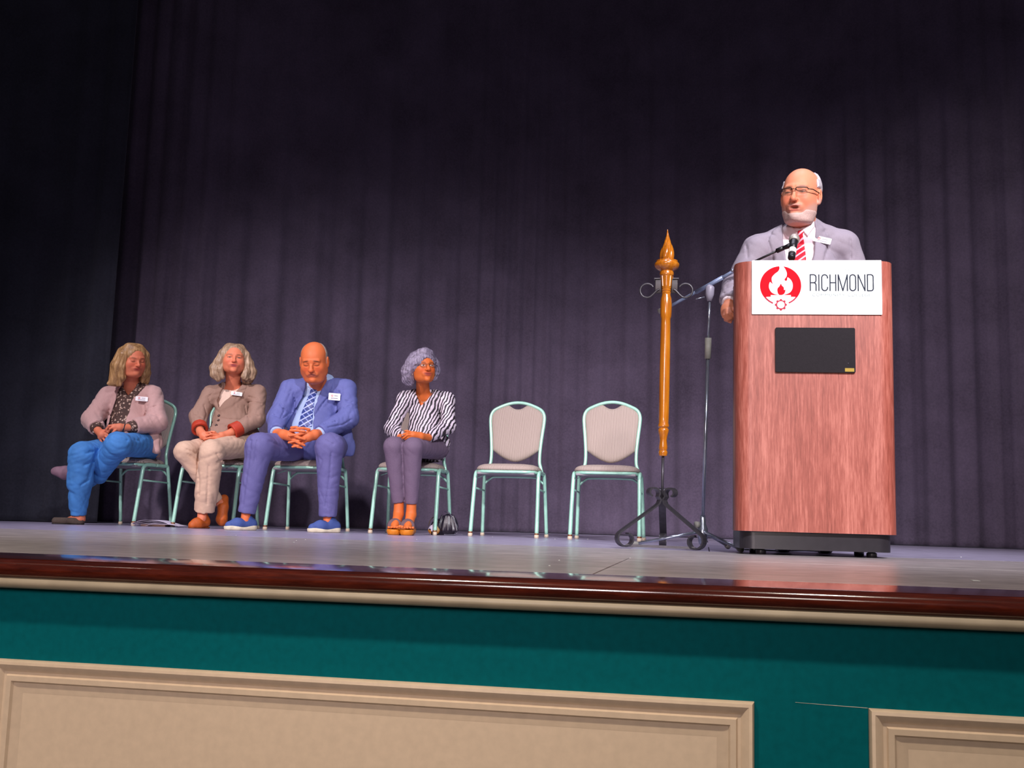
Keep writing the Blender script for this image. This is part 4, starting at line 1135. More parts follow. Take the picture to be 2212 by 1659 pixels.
F.build('blouse', m_flor, pA.root)
FB = F
F = Field(F.x, F.y, F.z)
torso(F, J, .008); arms(F, J, .006, end=.80, wr=None, cut=True)
F.cone((0.0419,0.0848,0.6809), (0.0952,0.0459,0.5934), .090, .066, .03).cone((0.0854,0.0176,0.5913), (0.1135,-0.0072,0.5444), .052, .030, .03)
F.cone(J['N'], np.array(J['N'])+(0, 0, .012), .078, .066, .02, cut=True)
F.carve(xz((-0.1754,0.1318,1.053), (-0.1775,0.1408,0.992), (-0.1904,0.1578,0.9008), (-0.2232,0.1928,0.7284), (-0.2483,0.215,0.6301), (-0.1133,0.1693,0.6173), (-0.1061,0.1494,0.7453), (-0.0724,0.1159,0.9043), (-0.0172,0.0857,0.9833), (-0.0032,0.0706,1.058)), J['C'][1]-.02)
for a in ([(-0.2286,-0.0329,0.8301), (-0.2458,-0.0178,0.7641), (-0.2742,-0.0024,0.7239)], [(0.0161,-0.1332,0.9356), (0.0375,-0.1354,0.8969), (0.0291,-0.1244,0.8377), (0.0145,-0.1112,0.7783)], [(0.0535,-0.134,0.845), (0.0958,-0.1513,0.8626)], [(0.0631,-0.1307,0.7961), (0.117,-0.1476,0.7813)], [(-0.2679,-0.0167,0.8126), (-0.2097,-0.0329,0.7815)]):
    F.groove(a, .008, .006, J['C'][1])
m_pink = M('dusty_pink_knit', '#c09a96', .85, var=.05, scale=160, bmp=.25, sheen=.2)
F.folds(.0035, 15, 3); F.clip((0, 0, -1), (0, 0, (0.1388,-0.0099,0.4987)[2])); F.build('jacket', m_pink, pA.root)
patch(FB if False else F, 'collar', xz((-0.0746,0.1061,0.9816), (-0.0432,0.0876,1.036), (-0.0027,0.0714,1.051), (0.0096,0.0725,1.011), (-0.0254,0.0914,0.9628), (-0.0458,0.1023,0.9353)), .006, J['C'][1], m_flor, pA.root)
badge(pA, F, (-0.0126,-0.0126,0.9091), .085, .033, roll=1)
for W_, E_ in (('WL', 'EL'), ('WR', 'ER')):
    a = np.array(J[W_]); b = np.array(J[E_]); d = (b-a)
    Fc = box_field(np.minimum(a, b)-.08, np.maximum(a, b)+.08, .005)
    Fc.cone(b-d*.72, a+d*.02, .047, .041, .01, cut=True, cuta=True, wr=None); Fc.build('blouse_cuff', m_flor, pA.root)
MB().tube([(np.array((-0.1173,-0.1577,0.6751))+np.array((.008*math.sin(t), .029*math.cos(t), .030*math.sin(t)))) for t in np.linspace(0, 2*PI, 20, endpoint=False)], .006, 6, closed=True).build('watch_band', M('black_watch_band', '#20222c', .4), pA.root, True)
F = pA.field([J['HR'], J['HL'], J['KL'], J['KR'], J['AL'], J['AR'], J['P']], .13, .0065)
legs(F, J, 0, .03, wr=None); F.cone(J['P'], np.array(J['P'])+(.0, 0, .03), .14, .14, .04, flat=.8)
F.cone((-0.3716,-0.2113,0.469), (-0.3751,-0.1757,0.2953), .086, .080, .03, wr=None).cone((-0.3721,-0.1767,0.2953), (-0.3745,-0.1393,0.1053), .080, .054, .02, cut=True, wr=None)
F.cone((-0.1463,-0.3021,0.5547), (-0.2534,-0.0636,0.3351), .085, .050, .03, wr=None)
for a in ([(-0.2723,0.0251,0.5177), (-0.2946,0.0441,0.4351), (-0.3158,0.0651,0.3362)], [(-0.3446,0.0552,0.4828), (-0.3023,0.0379,0.5004)], [(-0.3514,0.0688,0.4007), (-0.3008,0.0463,0.4349)], [(-0.1662,-0.0238,0.6027), (-0.0868,-0.0484,0.5788)], [(-0.3609,0.09,0.2694), (-0.3197,0.0709,0.3034)], [(-0.4518,0.1268,0.234), (-0.4035,0.1132,0.2092)]): F.groove(a, .010, .008, 2)
m_jean = M('bright_blue_denim', '#3f7fc4', .8, var=.14, scale=16, bmp=.2, bd=.003)
F.folds(.004, 15, 5)
F.build('jeans', m_jean, pA.root)
m_flat = M('grey_brown_suede', '#4d4038', .8, bmp=.2, scale=120)
hl = (-0.3243,-0.1411,-0.0105)
z0 = 0.0
a, b = np.array(hl), np.array((-0.5369,-0.1312,-0.0064)); a[2] = b[2] = 0
shoe(pA, 'shoe', a, b, m_flat, M('dark_sole', '#241d1c', .6), .92, .007, .022, .036)
F = box_field(np.array((-0.4915,0.1239,0.3573))-.16, np.array((-0.4915,0.1239,0.3573))+.16, .004)
F.cone((-0.4207,0.1209,0.3535), (-0.4917,0.1235,0.3605), .050, .046, .02).cone((-0.4917,0.1235,0.3605), (-0.5476,0.1314,0.3684), .046, .030, .02).cone((-0.5414,0.1292,0.3685), (-0.5631,0.1369,0.3679), .030, .021, .02)
F.build('shoe', M('mauve_suede', '#8a6a7a', .7), pA.root)
F = box_field((-.6, -.4, .3), (-.2, .2, .6), .01)
sA = [((-.03, -.03, .105), .05)]
m_hA = m_hair_of('dark_blonde_hair', '#785430', '#c49a68')
long_hair(HA, 'hair', m_hA, pA.root, ((0, .022, .036), (.092, .106, .093)), [((.006, -.105, -.006), (.060, .072, .098)), ((0, -.10, -.16), (.050, .085, .10))],
  [[(-.036, .012, .092, .036), (-.078, -.022, .040, .032), (-.098, -.010, -.05, .036), (-.100, .012, -.13, .036), (-.122, .020, -.195, .028), (-.150, .02, -.200, .010)],
   [(-.06, .05, .05, .04), (-.090, .045, -.06, .045), (-.095, .04, -.16, .040), (-.085, .02, -.215, .018)],
   [(-.074, -.030, .02, .020), (-.082, -.035, -.06, .024), (-.078, -.030, -.14, .026), (-.085, -.02, -.205, .014)],
   [(.036, .012, .090, .036), (.074, -.012, .045, .030), (.090, -.005, -.04, .032), (.102, .010, -.10, .034), (.108, .012, -.155, .030), (.118, .01, -.185, .012)],
   [(.05, .05, .05, .04), (.085, .05, -.05, .045), (.095, .05, -.14, .040)], [(0, .07, .03, .05), (0, .085, -.10, .06), (0, .08, -.17, .03)],
   [(.078, -.020, -.05, .016), (.086, -.018, -.11, .020), (.080, -.012, -.17, .012)]])

# ---------------------------------------------------------------- B: woman in tan blazer
pB = Person((-3.35,6.942,0), 0.44958, 'seated person in taupe blazer with rust cuffs and cream trousers, ankles crossed')
TB_ = dict(lipc=srgb('#9c2f38'), browc=srgb('#7a4a34'), brow=.7, eye='open', aper=.0036, white=(.26, .15, .12), iris=(.05, .03, .025), fat=.003, lips=.75, lid=.0138, smile=0, nose=.95)  # eye whites painted dark to stand for shade in the sockets
HB = Head((0.0384,0.0073,1.199), yaw=2, pitch=-1, roll=1, scale=.925, tr=TB_, wide=1.12)
J = dict(N=(0.0474,0.1229,1.019), SL=(-0.11,0.1645,0.9504), SR=(0.2216,0.0719,0.9666), C=(0.0566,0.1304,0.8655), B=(0.0591,0.1186,0.7137), P=(0.0994,0.186,0.5962),
         EL=(-0.1811,0.0707,0.7806), WL=(-0.1549,-0.0761,0.6528), ER=(0.2159,-0.0369,0.7757), WR=(0.0166,-0.1219,0.6449),
         HL=(-0.0103,0.1338,0.5848), KL=(-0.2468,-0.21,0.5126), AL=(0.0024,-0.1062,0.1642), HR=(0.1684,0.0831,0.5998), KR=(-0.0738,-0.3106,0.521), AR=(-0.1023,-0.2142,0.0917),
         w=(.120, .138, .135), ra=(.055, .054, .044), rl=((.086, .068, .042), (.090, .072, .050)), rs=.055)
hands = [([(-0.1594,-0.0671,0.6726), (-0.1315,-0.1219,0.6346)], [.026, .030], .008), ([(-0.1315,-0.1219,0.6346), (-0.1086,-0.1468,0.618)], [.028, .020], .008),
         ([(0.0287,-0.1157,0.6524), (-0.014,-0.1436,0.6355), (-0.0438,-0.1643,0.6167)], [.025, .027, .026], .008)]
hands += fingers([(-0.1201,-0.1379,0.6533), (-0.0923,-0.1668,0.6558), (-0.0673,-0.178,0.6498)], [(-0.1128,-0.1482,0.6369), (-0.0786,-0.178,0.6333), (-0.0504,-0.1793,0.6249)], [(-0.1117,-0.146,0.6179), (-0.0774,-0.1778,0.6142), (-0.0523,-0.1763,0.6059)], [(-0.1168,-0.1369,0.599), (-0.0821,-0.1659,0.5892), (-0.06,-0.1656,0.5806)], r=.0080)
hands += fingers([(-0.0449,-0.1769,0.635), (-0.082,-0.1938,0.6416), (-0.1151,-0.1778,0.6283)], [(-0.0439,-0.1803,0.6188), (-0.0867,-0.1945,0.6174), (-0.129,-0.171,0.6058)], [(-0.046,-0.1776,0.6029), (-0.0885,-0.1913,0.5968), (-0.1218,-0.1653,0.5874)], [(-0.0543,-0.168,0.5871), (-0.0936,-0.177,0.5784), (-0.1304,-0.156,0.5748)], [(-0.0328,-0.1703,0.6392), (-0.0617,-0.186,0.6591), (-0.0833,-0.1856,0.6612)], r=.0080)
skin_mesh(pB, J, HB, hands, srgb('#de8260'), TB_, [([(-0.1036,-0.2168,0.1135), (-0.1064,-0.2412,0.0669)], [.034, .032]), ([(-0.0053,-0.1074,0.1894), (0.0274,-0.1331,0.1584)], [.032, .030])])
F = pB.field([J['SL'], J['SR'], J['EL'], J['ER'], J['WR'], J['WL'], J['P'], J['C']], .13, .0062)
torso(F, J, -.010)
F.carve(xz((-0.0527,0.0739,1.121), (-0.029,0.084,0.9968), (-0.0254,0.0839,0.9903), (0.0516,0.063,0.9892), (0.1304,0.0386,1.011), (0.1394,0.0207,1.127)), J['N'][1]+.02)
F.build('top', M('cream_lace_top', '#e3c7b6', .8, bmp=.5, scale=140, var=.08), pB.root)
F = Field(F.x, F.y, F.z)
torso(F, J, .006); arms(F, J, .004, end=.72, wr=None, cut=True)
F.cone(J['N'], np.array(J['N'])+(0, 0.01, .012), .072, .066, .02, cut=True)
F.cone((0.0545,0.1036,0.679), (-0.0064,0.0234,0.621), .12, .12, .03, flat=.7).cone((0.1836,0.0701,0.6663), (0.2114,0.0185,0.6044), .07, .05, .03)
vneck = xz((-0.0495,0.073,1.122), (-0.0258,0.0831,0.9969), (-0.0646,0.1071,0.8967), (-0.039,0.107,0.8447), (0.0022,0.0877,0.9053), (0.0622,0.0623,0.973), (0.1158,0.0387,1.04), (0.1298,0.0234,1.127))
vneck = xz((-0.0303,0.0677,1.122), (-0.0226,0.0823,0.997), (-0.0586,0.1045,0.9035), (-0.0422,0.1079,0.8446), (-0.0042,0.0895,0.9051), (0.0598,0.0647,0.9597), (0.1162,0.0394,1.034), (0.1202,0.026,1.127))
F.raise_(xz((-0.0258,0.0761,1.05), (-0.0226,0.0823,0.997), (-0.0586,0.1045,0.9035), (-0.045,0.1096,0.8379), (-0.103,0.1177,0.8956), (-0.1223,0.116,0.9479), (-0.0747,0.0949,1.009)), .007, J['C'][1])
F.raise_(xz((0.099,0.0416,1.053), (0.0558,0.0641,0.9728), (-0.0042,0.0895,0.9051), (-0.042,0.1083,0.8413), (-0.0378,0.1093,0.8249), (0.0431,0.0817,0.8668), (0.1095,0.0545,0.9347), (0.1431,0.0347,1.015)), .007, J['C'][1])
F.carve(vneck, J['C'][1]-.02)
for a in ([(-0.0376,-0.099,0.819), (-0.0317,-0.0946,0.7742), (-0.0412,-0.0855,0.7257), (-0.0529,-0.0737,0.6611)],): F.groove(a, .006, .004, J['C'][1])
for a in ([(-0.1123,-0.0646,0.714), (-0.0712,-0.0815,0.757), (-0.0481,-0.0918,0.7866)], [(-0.0223,-0.0972,0.7745), (0.0468,-0.115,0.7668), (0.1092,-0.1323,0.7686)], [(0.1339,-0.1532,0.8754), (0.1502,-0.1492,0.8116), (0.1651,-0.1482,0.7735)], [(-0.1467,-0.0756,0.8673), (-0.1236,-0.0726,0.7973), (-0.1384,-0.0599,0.7326)], [(-0.0367,-0.0838,0.7034), (0.0342,-0.1051,0.7183), (0.086,-0.122,0.739)], [(0.1549,-0.1676,0.9402), (0.225,-0.1836,0.9166)], [(0.1635,-0.1649,0.9019), (0.2457,-0.185,0.885)], [(0.2328,-0.1686,0.7883), (0.1851,-0.1576,0.8029), (0.1553,-0.1463,0.7796)], [(-0.2039,-0.0487,0.7821), (-0.1532,-0.061,0.7707)], [(0.0964,-0.1566,0.9771), (0.1391,-0.1705,0.9944)]):
    F.groove(a, .008, .0045, J['C'][1])
for a in ([(-0.0438,-0.0972,0.8188), (-0.1003,-0.0893,0.875), (-0.119,-0.091,0.9259), (-0.0727,-0.1115,0.9851)], [(-0.0368,-0.0975,0.8062), (0.0419,-0.1244,0.847), (0.1066,-0.1508,0.9131), (0.1393,-0.1702,0.9912)]): F.groove(a, .006, .003, J['C'][1])
m_tan = M('taupe_blazer_wool', '#98796a', .8, var=.05, scale=200, bmp=.15)
F.folds(.0032, 15, 7); F.clip((0, 0, -1), (0, 0, (0.06,0.012,0.5708)[2])); F.build('blazer', m_tan, pB.root)
badge(pB, F, (0.0729,-0.0428,0.9555), .078, .027, roll=5)
m_btn = M('brown_button', '#3f211d', .35)
for q in ((-0.0391,-0.0951,0.7933), (-0.0401,-0.0901,0.7579), (-0.0533,-0.0813,0.719)):
    y = surf(F, q[0], q[2], .001)
    MB().lathe([(.001, -.002), (.009, -.002), (.010, .001), (.008, .004), (.001, .003)], (q[0], y, q[2]), 14, (0, -1, 0)).build('button', m_btn, pB.root, True)
m_rust = M('rust_cuff_lining', '#b3361c', .6)
for W_, E_ in (('WL', 'EL'), ('WR', 'ER')):
    a = np.array(J[W_]); b = np.array(J[E_]); d = (a-b); Fc = box_field(np.minimum(a, b)-.09, np.maximum(a, b)+.09, .005)
    Fc.cone(b+d*.52, b+d*.80, .053, .058, .005, cut=True, cuta=True); Fc.cone(b+d*.76, b+d*.95, .038, .036, .004, 's'); Fc.build('turned_cuff', m_rust, pB.root)
F = pB.field([J['HR'], J['HL'], J['KL'], J['KR'], J['AL'], J['AR'], J['P']], .13, .0065)
legs(F, J, 0, .022, wr=None, ends=(.93, .93)); F.cone(J['P'], np.array(J['P'])+(0, 0, .02), .125, .12, .04, flat=.8)
F.cone((-0.0687,-0.3075,0.487), (-0.0848,-0.2563,0.254), .080, .072, .03, wr=None).cone((-0.0848,-0.2563,0.254), (-0.0917,-0.2205,0.117), .072, .066, .02, cut=True, wr=None)
for a in ([(-0.1541,-0.0286,0.5297), (-0.1576,-0.0148,0.4332), (-0.1383,-0.0051,0.3213), (-0.1355,0.007,0.225)], [(-0.0273,-0.0521,0.4466), (0.0274,-0.0702,0.4707)], [(-0.2239,-0.005,0.4956), (-0.1524,-0.0184,0.4494)], [(-0.2352,-0.0062,0.5274), (-0.1713,-0.0204,0.5035)], [(-0.0818,-0.0336,0.4193), (-0.0786,-0.0002,0.1624)], [(-0.0369,-0.0567,0.5009), (0.0117,-0.0595,0.422)]): F.groove(a, .008, .006, 2)
F.folds(.0032, 13, 9)
F.build('trousers', M('cream_trousers', '#cfae96', .75, var=.04, scale=60, bmp=.12), pB.root)
m_org = M('tan_suede_shoe', '#b35312', .6, var=.12, scale=90)
a, b = np.array((-0.0702,-0.191,0.0082)), np.array((-0.1759,-0.2974,0.004)); a[2] = b[2] = 0
shoe(pB, 'shoe', a, b, m_org, M('tan_sole', '#7a3a10', .6), 1.0, .008, .085, .034)
F = box_field(np.array((0.0289,-0.1302,0.1331))-.12, np.array((0.0289,-0.1302,0.1331))+.12, .004)
F.cone((0.031,-0.0983,0.2034), (0.0281,-0.1316,0.1458), .032, .034, .02).cone((0.0281,-0.1316,0.1458), (0.0239,-0.1508,0.0635), .034, .037, .02).cone((0.0239,-0.1508,0.0635), (0.0279,-0.1498,0.0478), .035, .028, .02)
F.build('shoe', m_org, pB.root)
m_hB = m_hair_of('ash_blonde_hair', '#6f543e', '#b89a7c')
long_hair(HB, 'hair', m_hB, pB.root, ((0, .022, .034), (.089, .104, .092)), [((-.002, -.105, -.004), (.061, .074, .096)), ((0, -.11, -.155), (.050, .08, .10))],
  [[(-.036, .012, .090, .036), (-.074, -.015, .04, .028), (-.098, -.01, -.03, .032), (-.122, .0, -.085, .034), (-.118, -.005, -.13, .030), (-.092, -.01, -.165, .020)],
   [(-.05, .05, .05, .04), (-.085, .05, -.05, .045), (-.100, .05, -.13, .038)], [(-.078, -.02, -.03, .018), (-.086, -.03, -.09, .022), (-.068, -.03, -.15, .018)],
   [(.036, .012, .090, .036), (.076, -.015, .04, .028), (.102, -.01, -.03, .034), (.125, .0, -.085, .034), (.128, .0, -.13, .026)],
   [(.05, .05, .05, .04), (.09, .05, -.05, .045), (.105, .05, -.14, .040)], [(.080, -.02, -.03, .020), (.092, -.03, -.09, .024), (.078, -.035, -.135, .020), (.095, -.03, -.150, .012)],
   [(0, .07, .03, .05), (0, .085, -.08, .06), (0, .08, -.14, .03)]])

# ---------------------------------------------------------------- C: man in the blue suit
pC = Person((-2.748,6.889,0), 0.37949, 'seated person in blue suit and plaid tie, head bowed and hands folded')
TC = dict(lipc=srgb('#b05a48'), browc=srgb('#5a3020'), brow=.9, browtilt=-.3, fd=1.5, eye='closed', eyez=-.005, fat=.006, lips=.9, lid=.0150, jaw=1.12, chin2=.034, smile=-1.0, bag=1, nose=1.2, earx=.082,
          folds=[((.018, -.099, -.032), (.037, -.088, -.072)), ((.030, -.092, -.078), (.026, -.086, -.098)), ((.0, -.098, .044), (.030, -.090, .047)), ((.0035, -.100, .012), (.0045, -.100, .026))])
HC = Head((0.0591,-0.1026,1.163), yaw=-13, pitch=25, roll=-2, scale=1.10, tr=TC, wide=1.05)
J = dict(N=(0.1074,0.094,1.002), SL=(-0.0998,0.1178,0.9775), SR=(0.2963,0.0372,0.9919), C=(0.1032,0.0772,0.8226), B=(0.0973,0.0559,0.6805), P=(0.1095,0.1565,0.5999),
         EL=(-0.1664,0.0357,0.7641), WL=(-0.1628,-0.1557,0.6503), ER=(0.3112,-0.0619,0.784), WR=(0.1157,-0.2113,0.652),
         HL=(0.0011,0.1088,0.5795), KL=(-0.2636,-0.3275,0.545), AL=(-0.3246,-0.2982,0.1006), HR=(0.2299,0.0625,0.586), KR=(0.1847,-0.4383,0.5534), AR=(0.1967,-0.4006,0.0914),
         w=(.155, .178, .165), ra=(.062, .064, .052), rl=((.098, .088, .055), (.098, .088, .056)), rs=.062, trap=.03, rn=.066, rask=(.045, .036, .030))
hands = [([(-0.1573,-0.1475,0.6574), (-0.1185,-0.2246,0.6378), (-0.0723,-0.2633,0.6277), (-0.0322,-0.2796,0.6128)], [.029, .034, .034, .027], .01), ([(0.1247,-0.2038,0.6592), (0.0876,-0.2663,0.6436), (0.0456,-0.2867,0.628), (0.0043,-0.2862,0.6078)], [.029, .034, .034, .027], .01)]
hands += fingers([(-0.0709,-0.2938,0.6625), (-0.0196,-0.3274,0.6606), (0.0196,-0.3317,0.6574)], [(-0.0633,-0.2964,0.6319), (-0.0082,-0.3358,0.613), (0.0253,-0.3312,0.6056)], [(-0.0557,-0.2889,0.602), (-0.0062,-0.3263,0.577), (0.0244,-0.3207,0.5664)], [(-0.066,-0.2819,0.6821), (-0.0359,-0.3088,0.6844), (-0.0176,-0.3117,0.6788)], [(-0.0608,-0.2753,0.5842), (-0.0172,-0.3009,0.5567), (0.0072,-0.2999,0.5516)], r=.0095)
hands += fingers([(0.038,-0.3092,0.6538), (-0.0095,-0.3234,0.6384), (-0.0779,-0.3186,0.6266)], [(0.0396,-0.3055,0.6233), (-0.0015,-0.3151,0.6024), (-0.0785,-0.3074,0.5813)], [(0.0349,-0.2963,0.5991), (-0.0116,-0.3032,0.566), (-0.0532,-0.2936,0.5557)], [(0.0492,-0.3037,0.6732), (0.0095,-0.3172,0.6796), (-0.0266,-0.315,0.6782)], r=.0095)
skin_mesh(pC, J, HC, hands, srgb('#dc7444'), TC, [([(-0.3257,-0.3007,0.1215), (-0.3279,-0.3027,0.0617)], [.03, .03]), ([(0.1951,-0.4042,0.1213), (0.1976,-0.4079,0.0676)], [.03, .03])])
F = pC.field([J['SL'], J['SR'], J['EL'], J['ER'], J['WR'], J['P'], J['C'], (0.385,0.0553,0.5626)], .13, .0065)
torso(F, J, -.010)
F.cone(J['N'], np.array(J['N'])+(0, 0, .035), .074, .070, .015, cut=True).cone((0.1396,0.0976,1.004), (0.1538,0.0533,1.085), .060, .052, .01, cut=True)
m_shirtC = M('pale_blue_shirt', '#a9bde0', .6, var=.03)
F.build('shirt', m_shirtC, pC.root)
FS = F
m_tieC, nt, b = base_mat('blue_plaid_tie', .45)
def stripes(nt, rot, sc, w0):
    wv = nt.nodes.new('ShaderNodeTexWave'); wv.bands_direction = 'X'; wv.inputs['Scale'].default_value = sc
    link(nt, coords(nt, (1, 1, 1), rot), wv.inputs['Vector'])
    r = nt.nodes.new('ShaderNodeMath'); r.operation = 'GREATER_THAN'; r.inputs[1].default_value = w0; link(nt, wv.outputs['Fac'], r.inputs[0]); return r.outputs[0]
s1 = stripes(nt, (0, math.radians(-58), 0), 9.5, .88); s2 = stripes(nt, (0, math.radians(40), 0), 9.5, .90)
mx = nt.nodes.new('ShaderNodeMix'); mx.data_type = 'RGBA'; mx.inputs[6].default_value = (*srgb('#2e3f86'), 1); mx.inputs[7].default_value = (*srgb('#7f8fd0'), 1); link(nt, s2, mx.inputs[0])
mx2 = nt.nodes.new('ShaderNodeMix'); mx2.data_type = 'RGBA'; link(nt, mx.outputs[2], mx2.inputs[6]); mx2.inputs[7].default_value = (*srgb('#b9c6f2'), 1); link(nt, s1, mx2.inputs[0])
link(nt, mx2.outputs[2], b.inputs['Base Color'])
patch(FS, 'tie', xz((0.0464,-0.0413,1.028), (0.0904,-0.0502,1.029), (0.0956,-0.0462,0.9914), (0.0761,-0.0281,0.8825), (0.0695,-0.0042,0.7102), (-0.028,0.0156,0.7075), (-0.0054,-0.0032,0.8164), (0.0382,-0.0287,0.9451), (0.0484,-0.0367,0.99)), .007, J['C'][1], m_tieC, pC.root)
patch(FS, 'collar', xz((0.0108,-0.0366,1.046), (0.0194,-0.0325,1.002), (0.0487,-0.0359,0.9837), (0.0719,-0.0456,1.022), (0.0695,-0.051,1.067)), .006, J['N'][1], m_shirtC, pC.root)
patch(FS, 'collar', xz((0.1338,-0.0606,1.043), (0.1235,-0.0527,0.9985), (0.1012,-0.049,1.004), (0.0782,-0.0469,1.023), (0.0758,-0.0522,1.067)), .006, J['N'][1], m_shirtC, pC.root)
F = Field(F.x, F.y, F.z)
torso(F, J, .010); arms(F, J, .006, end=.93, wr=None, cut=True)
F.cone(np.array(J['N'])+(0, .02, 0), np.array(J['N'])+(0, 0.03, .028), .084, .074, .02, cut=True)
F.cone((0.2577,0.0111,0.7004), (0.3109,0.0053,0.5858), .085, .062, .03, flat=.6).cone((0.3102,0.0038,0.5986), (0.3409,-0.0059,0.5476), .055, .026, .02, flat=.6)
m_suit = M('blue_suit_wool', '#6168a6', .75, var=.05, scale=150, bmp=.12)
op = xz((0.0175,0.0556,1.117), (0.0112,0.073,0.9944), (-0.0102,0.0875,0.9163), (-0.0623,0.1111,0.8147), (-0.1261,0.1397,0.6934), (-0.1227,0.1475,0.6289), (0.0821,0.1082,0.6186), (0.0753,0.0926,0.7476), (0.0824,0.0772,0.8543), (0.1152,0.057,0.9586), (0.1437,0.0427,1.024), (0.1513,0.0285,1.121))
F.raise_(xz((0.009,0.0679,1.036), (0.0112,0.073,0.9944), (-0.0102,0.0875,0.9163), (-0.0623,0.1111,0.8147), (-0.0543,0.0977,0.9054), (-0.0737,0.0931,0.9694), (-0.0387,0.078,1.032)), .007, J['C'][1])
F.raise_(xz((0.1487,0.0383,1.05), (0.1152,0.057,0.9586), (0.0824,0.0772,0.8543), (0.0768,0.0881,0.7799), (0.1139,0.0699,0.8617), (0.1793,0.0448,0.954), (0.2035,0.0289,1.039)), .007, J['C'][1])
F.carve(op, J['C'][1]-.01)
for a in ([(0.1817,-0.1711,1.029), (0.2,-0.1756,1.036)], [(0.1744,-0.1568,0.9314), (0.1395,-0.144,0.8864), (0.1115,-0.1309,0.829)], [(-0.1578,-0.083,0.8717), (-0.124,-0.0828,0.8192), (-0.1455,-0.0702,0.7558)], [(-0.131,-0.0834,0.8347), (-0.0921,-0.0872,0.8044), (-0.1331,-0.0727,0.7561)], [(0.2438,-0.1758,0.9711), (0.2502,-0.1689,0.9084)], [(0.2535,-0.1613,0.8456), (0.23,-0.1532,0.8198), (0.1941,-0.1427,0.7937)], [(0.2784,-0.1738,0.9029), (0.3318,-0.1829,0.8918)], [(0.2721,-0.1651,0.8462), (0.3207,-0.1774,0.8664)], [(0.1481,-0.1243,0.7232), (0.2247,-0.1423,0.7443)], [(-0.1967,-0.0639,0.7857), (-0.1649,-0.0683,0.7709)], [(0.1743,-0.1263,0.6988), (0.2722,-0.1494,0.7268), (0.332,-0.1669,0.7693)]):
    F.groove(a, .009, .0045, J['C'][1])
for a in ([(-0.0606,-0.0923,0.7959), (-0.0529,-0.1054,0.8841), (-0.0717,-0.1099,0.9464), (-0.0376,-0.1246,1.007)], [(0.0747,-0.1148,0.762), (0.1108,-0.1324,0.8416), (0.1744,-0.1568,0.9314), (0.198,-0.1723,1.014)]): F.groove(a, .007, .003, J['C'][1])
F.folds(.0038, 14, 11)
F.build('suit_jacket', m_suit, pC.root)
badge(pC, F, (0.2107,-0.0608,0.9277), .080, .050, roll=2, wide=False)
for W_, E_ in (('WL', 'EL'), ('WR', 'ER')):
    a = np.array(J[W_]); b = np.array(J[E_]); d = (a-b); Fc = box_field(np.minimum(a, b)-.09, np.maximum(a, b)+.09, .005)
    Fc.cone(b+d*.6, b+d*1.0, .046, .044, .004, cut=True, cuta=True); Fc.build('shirt_cuff', m_shirtC, pC.root)
F = pC.field([J['HR'], J['HL'], J['KL'], J['KR'], J['AL'], J['AR'], J['P']], .13, .0065)
legs(F, J, 0, .03, wr=None, ends=(.97, .97)); F.cone(J['P'], np.array(J['P'])+(0, 0, .02), .165, .15, .04, flat=.75)
for a in ([(-0.3162,-0.013,0.5781), (-0.3265,0.0097,0.4207), (-0.3474,0.0469,0.1687)], [(-0.279,-0.0205,0.5791), (-0.2848,-0.0028,0.4533)], [(0.1965,-0.1065,0.5141), (0.1932,-0.0831,0.3411), (0.1775,-0.0573,0.1679)], [(0.1551,-0.1084,0.5915), (0.2029,-0.1148,0.5677)], [(-0.2015,-0.0362,0.5813), (-0.1223,-0.0481,0.5522)], [(0.1446,-0.0939,0.4969), (0.1278,-0.0782,0.4021)]): F.groove(a, .007, .006, 2)
m_suitt = M('blue_suit_trousers', '#625f94', .75, var=.05, scale=150, bmp=.12)
F.folds(.0036, 13, 13)
F.build('suit_trousers', m_suitt, pC.root)
m_sn = M('navy_knit_sneaker', '#3c5290', .75, bmp=.2, scale=200); m_ws = M('white_foam_sole', '#d9cfb4', .55)
a, b = np.array((-0.2618,-0.2567,0.003)), np.array((-0.4484,-0.3628,-0.0031)); a[2] = b[2] = 0
shoe(pC, 'sneaker', a, b, m_sn, m_ws, 1.0, .026, .075, .045)
a, b = np.array((0.2761,-0.3657,0.0182)), np.array((0.0756,-0.4689,0.0118)); a[2] = b[2] = 0
shoe(pC, 'sneaker', a, b, m_sn, m_ws, 1.0, .026, .075, .045)
hair_shell(HC, 'hair', m_hair_of('cropped_grey_hair', '#8d8078', '#b5a59c', 90), pC.root,
   lambda q: np.maximum(np.maximum(.066-np.abs(q[0])*.95-np.clip(q[1]-.0, 0, 1)*.75, -.035-q[2]), -(q[1]+.040+np.clip(-(q[2]-.02), 0, .1)*-.6)), .003)

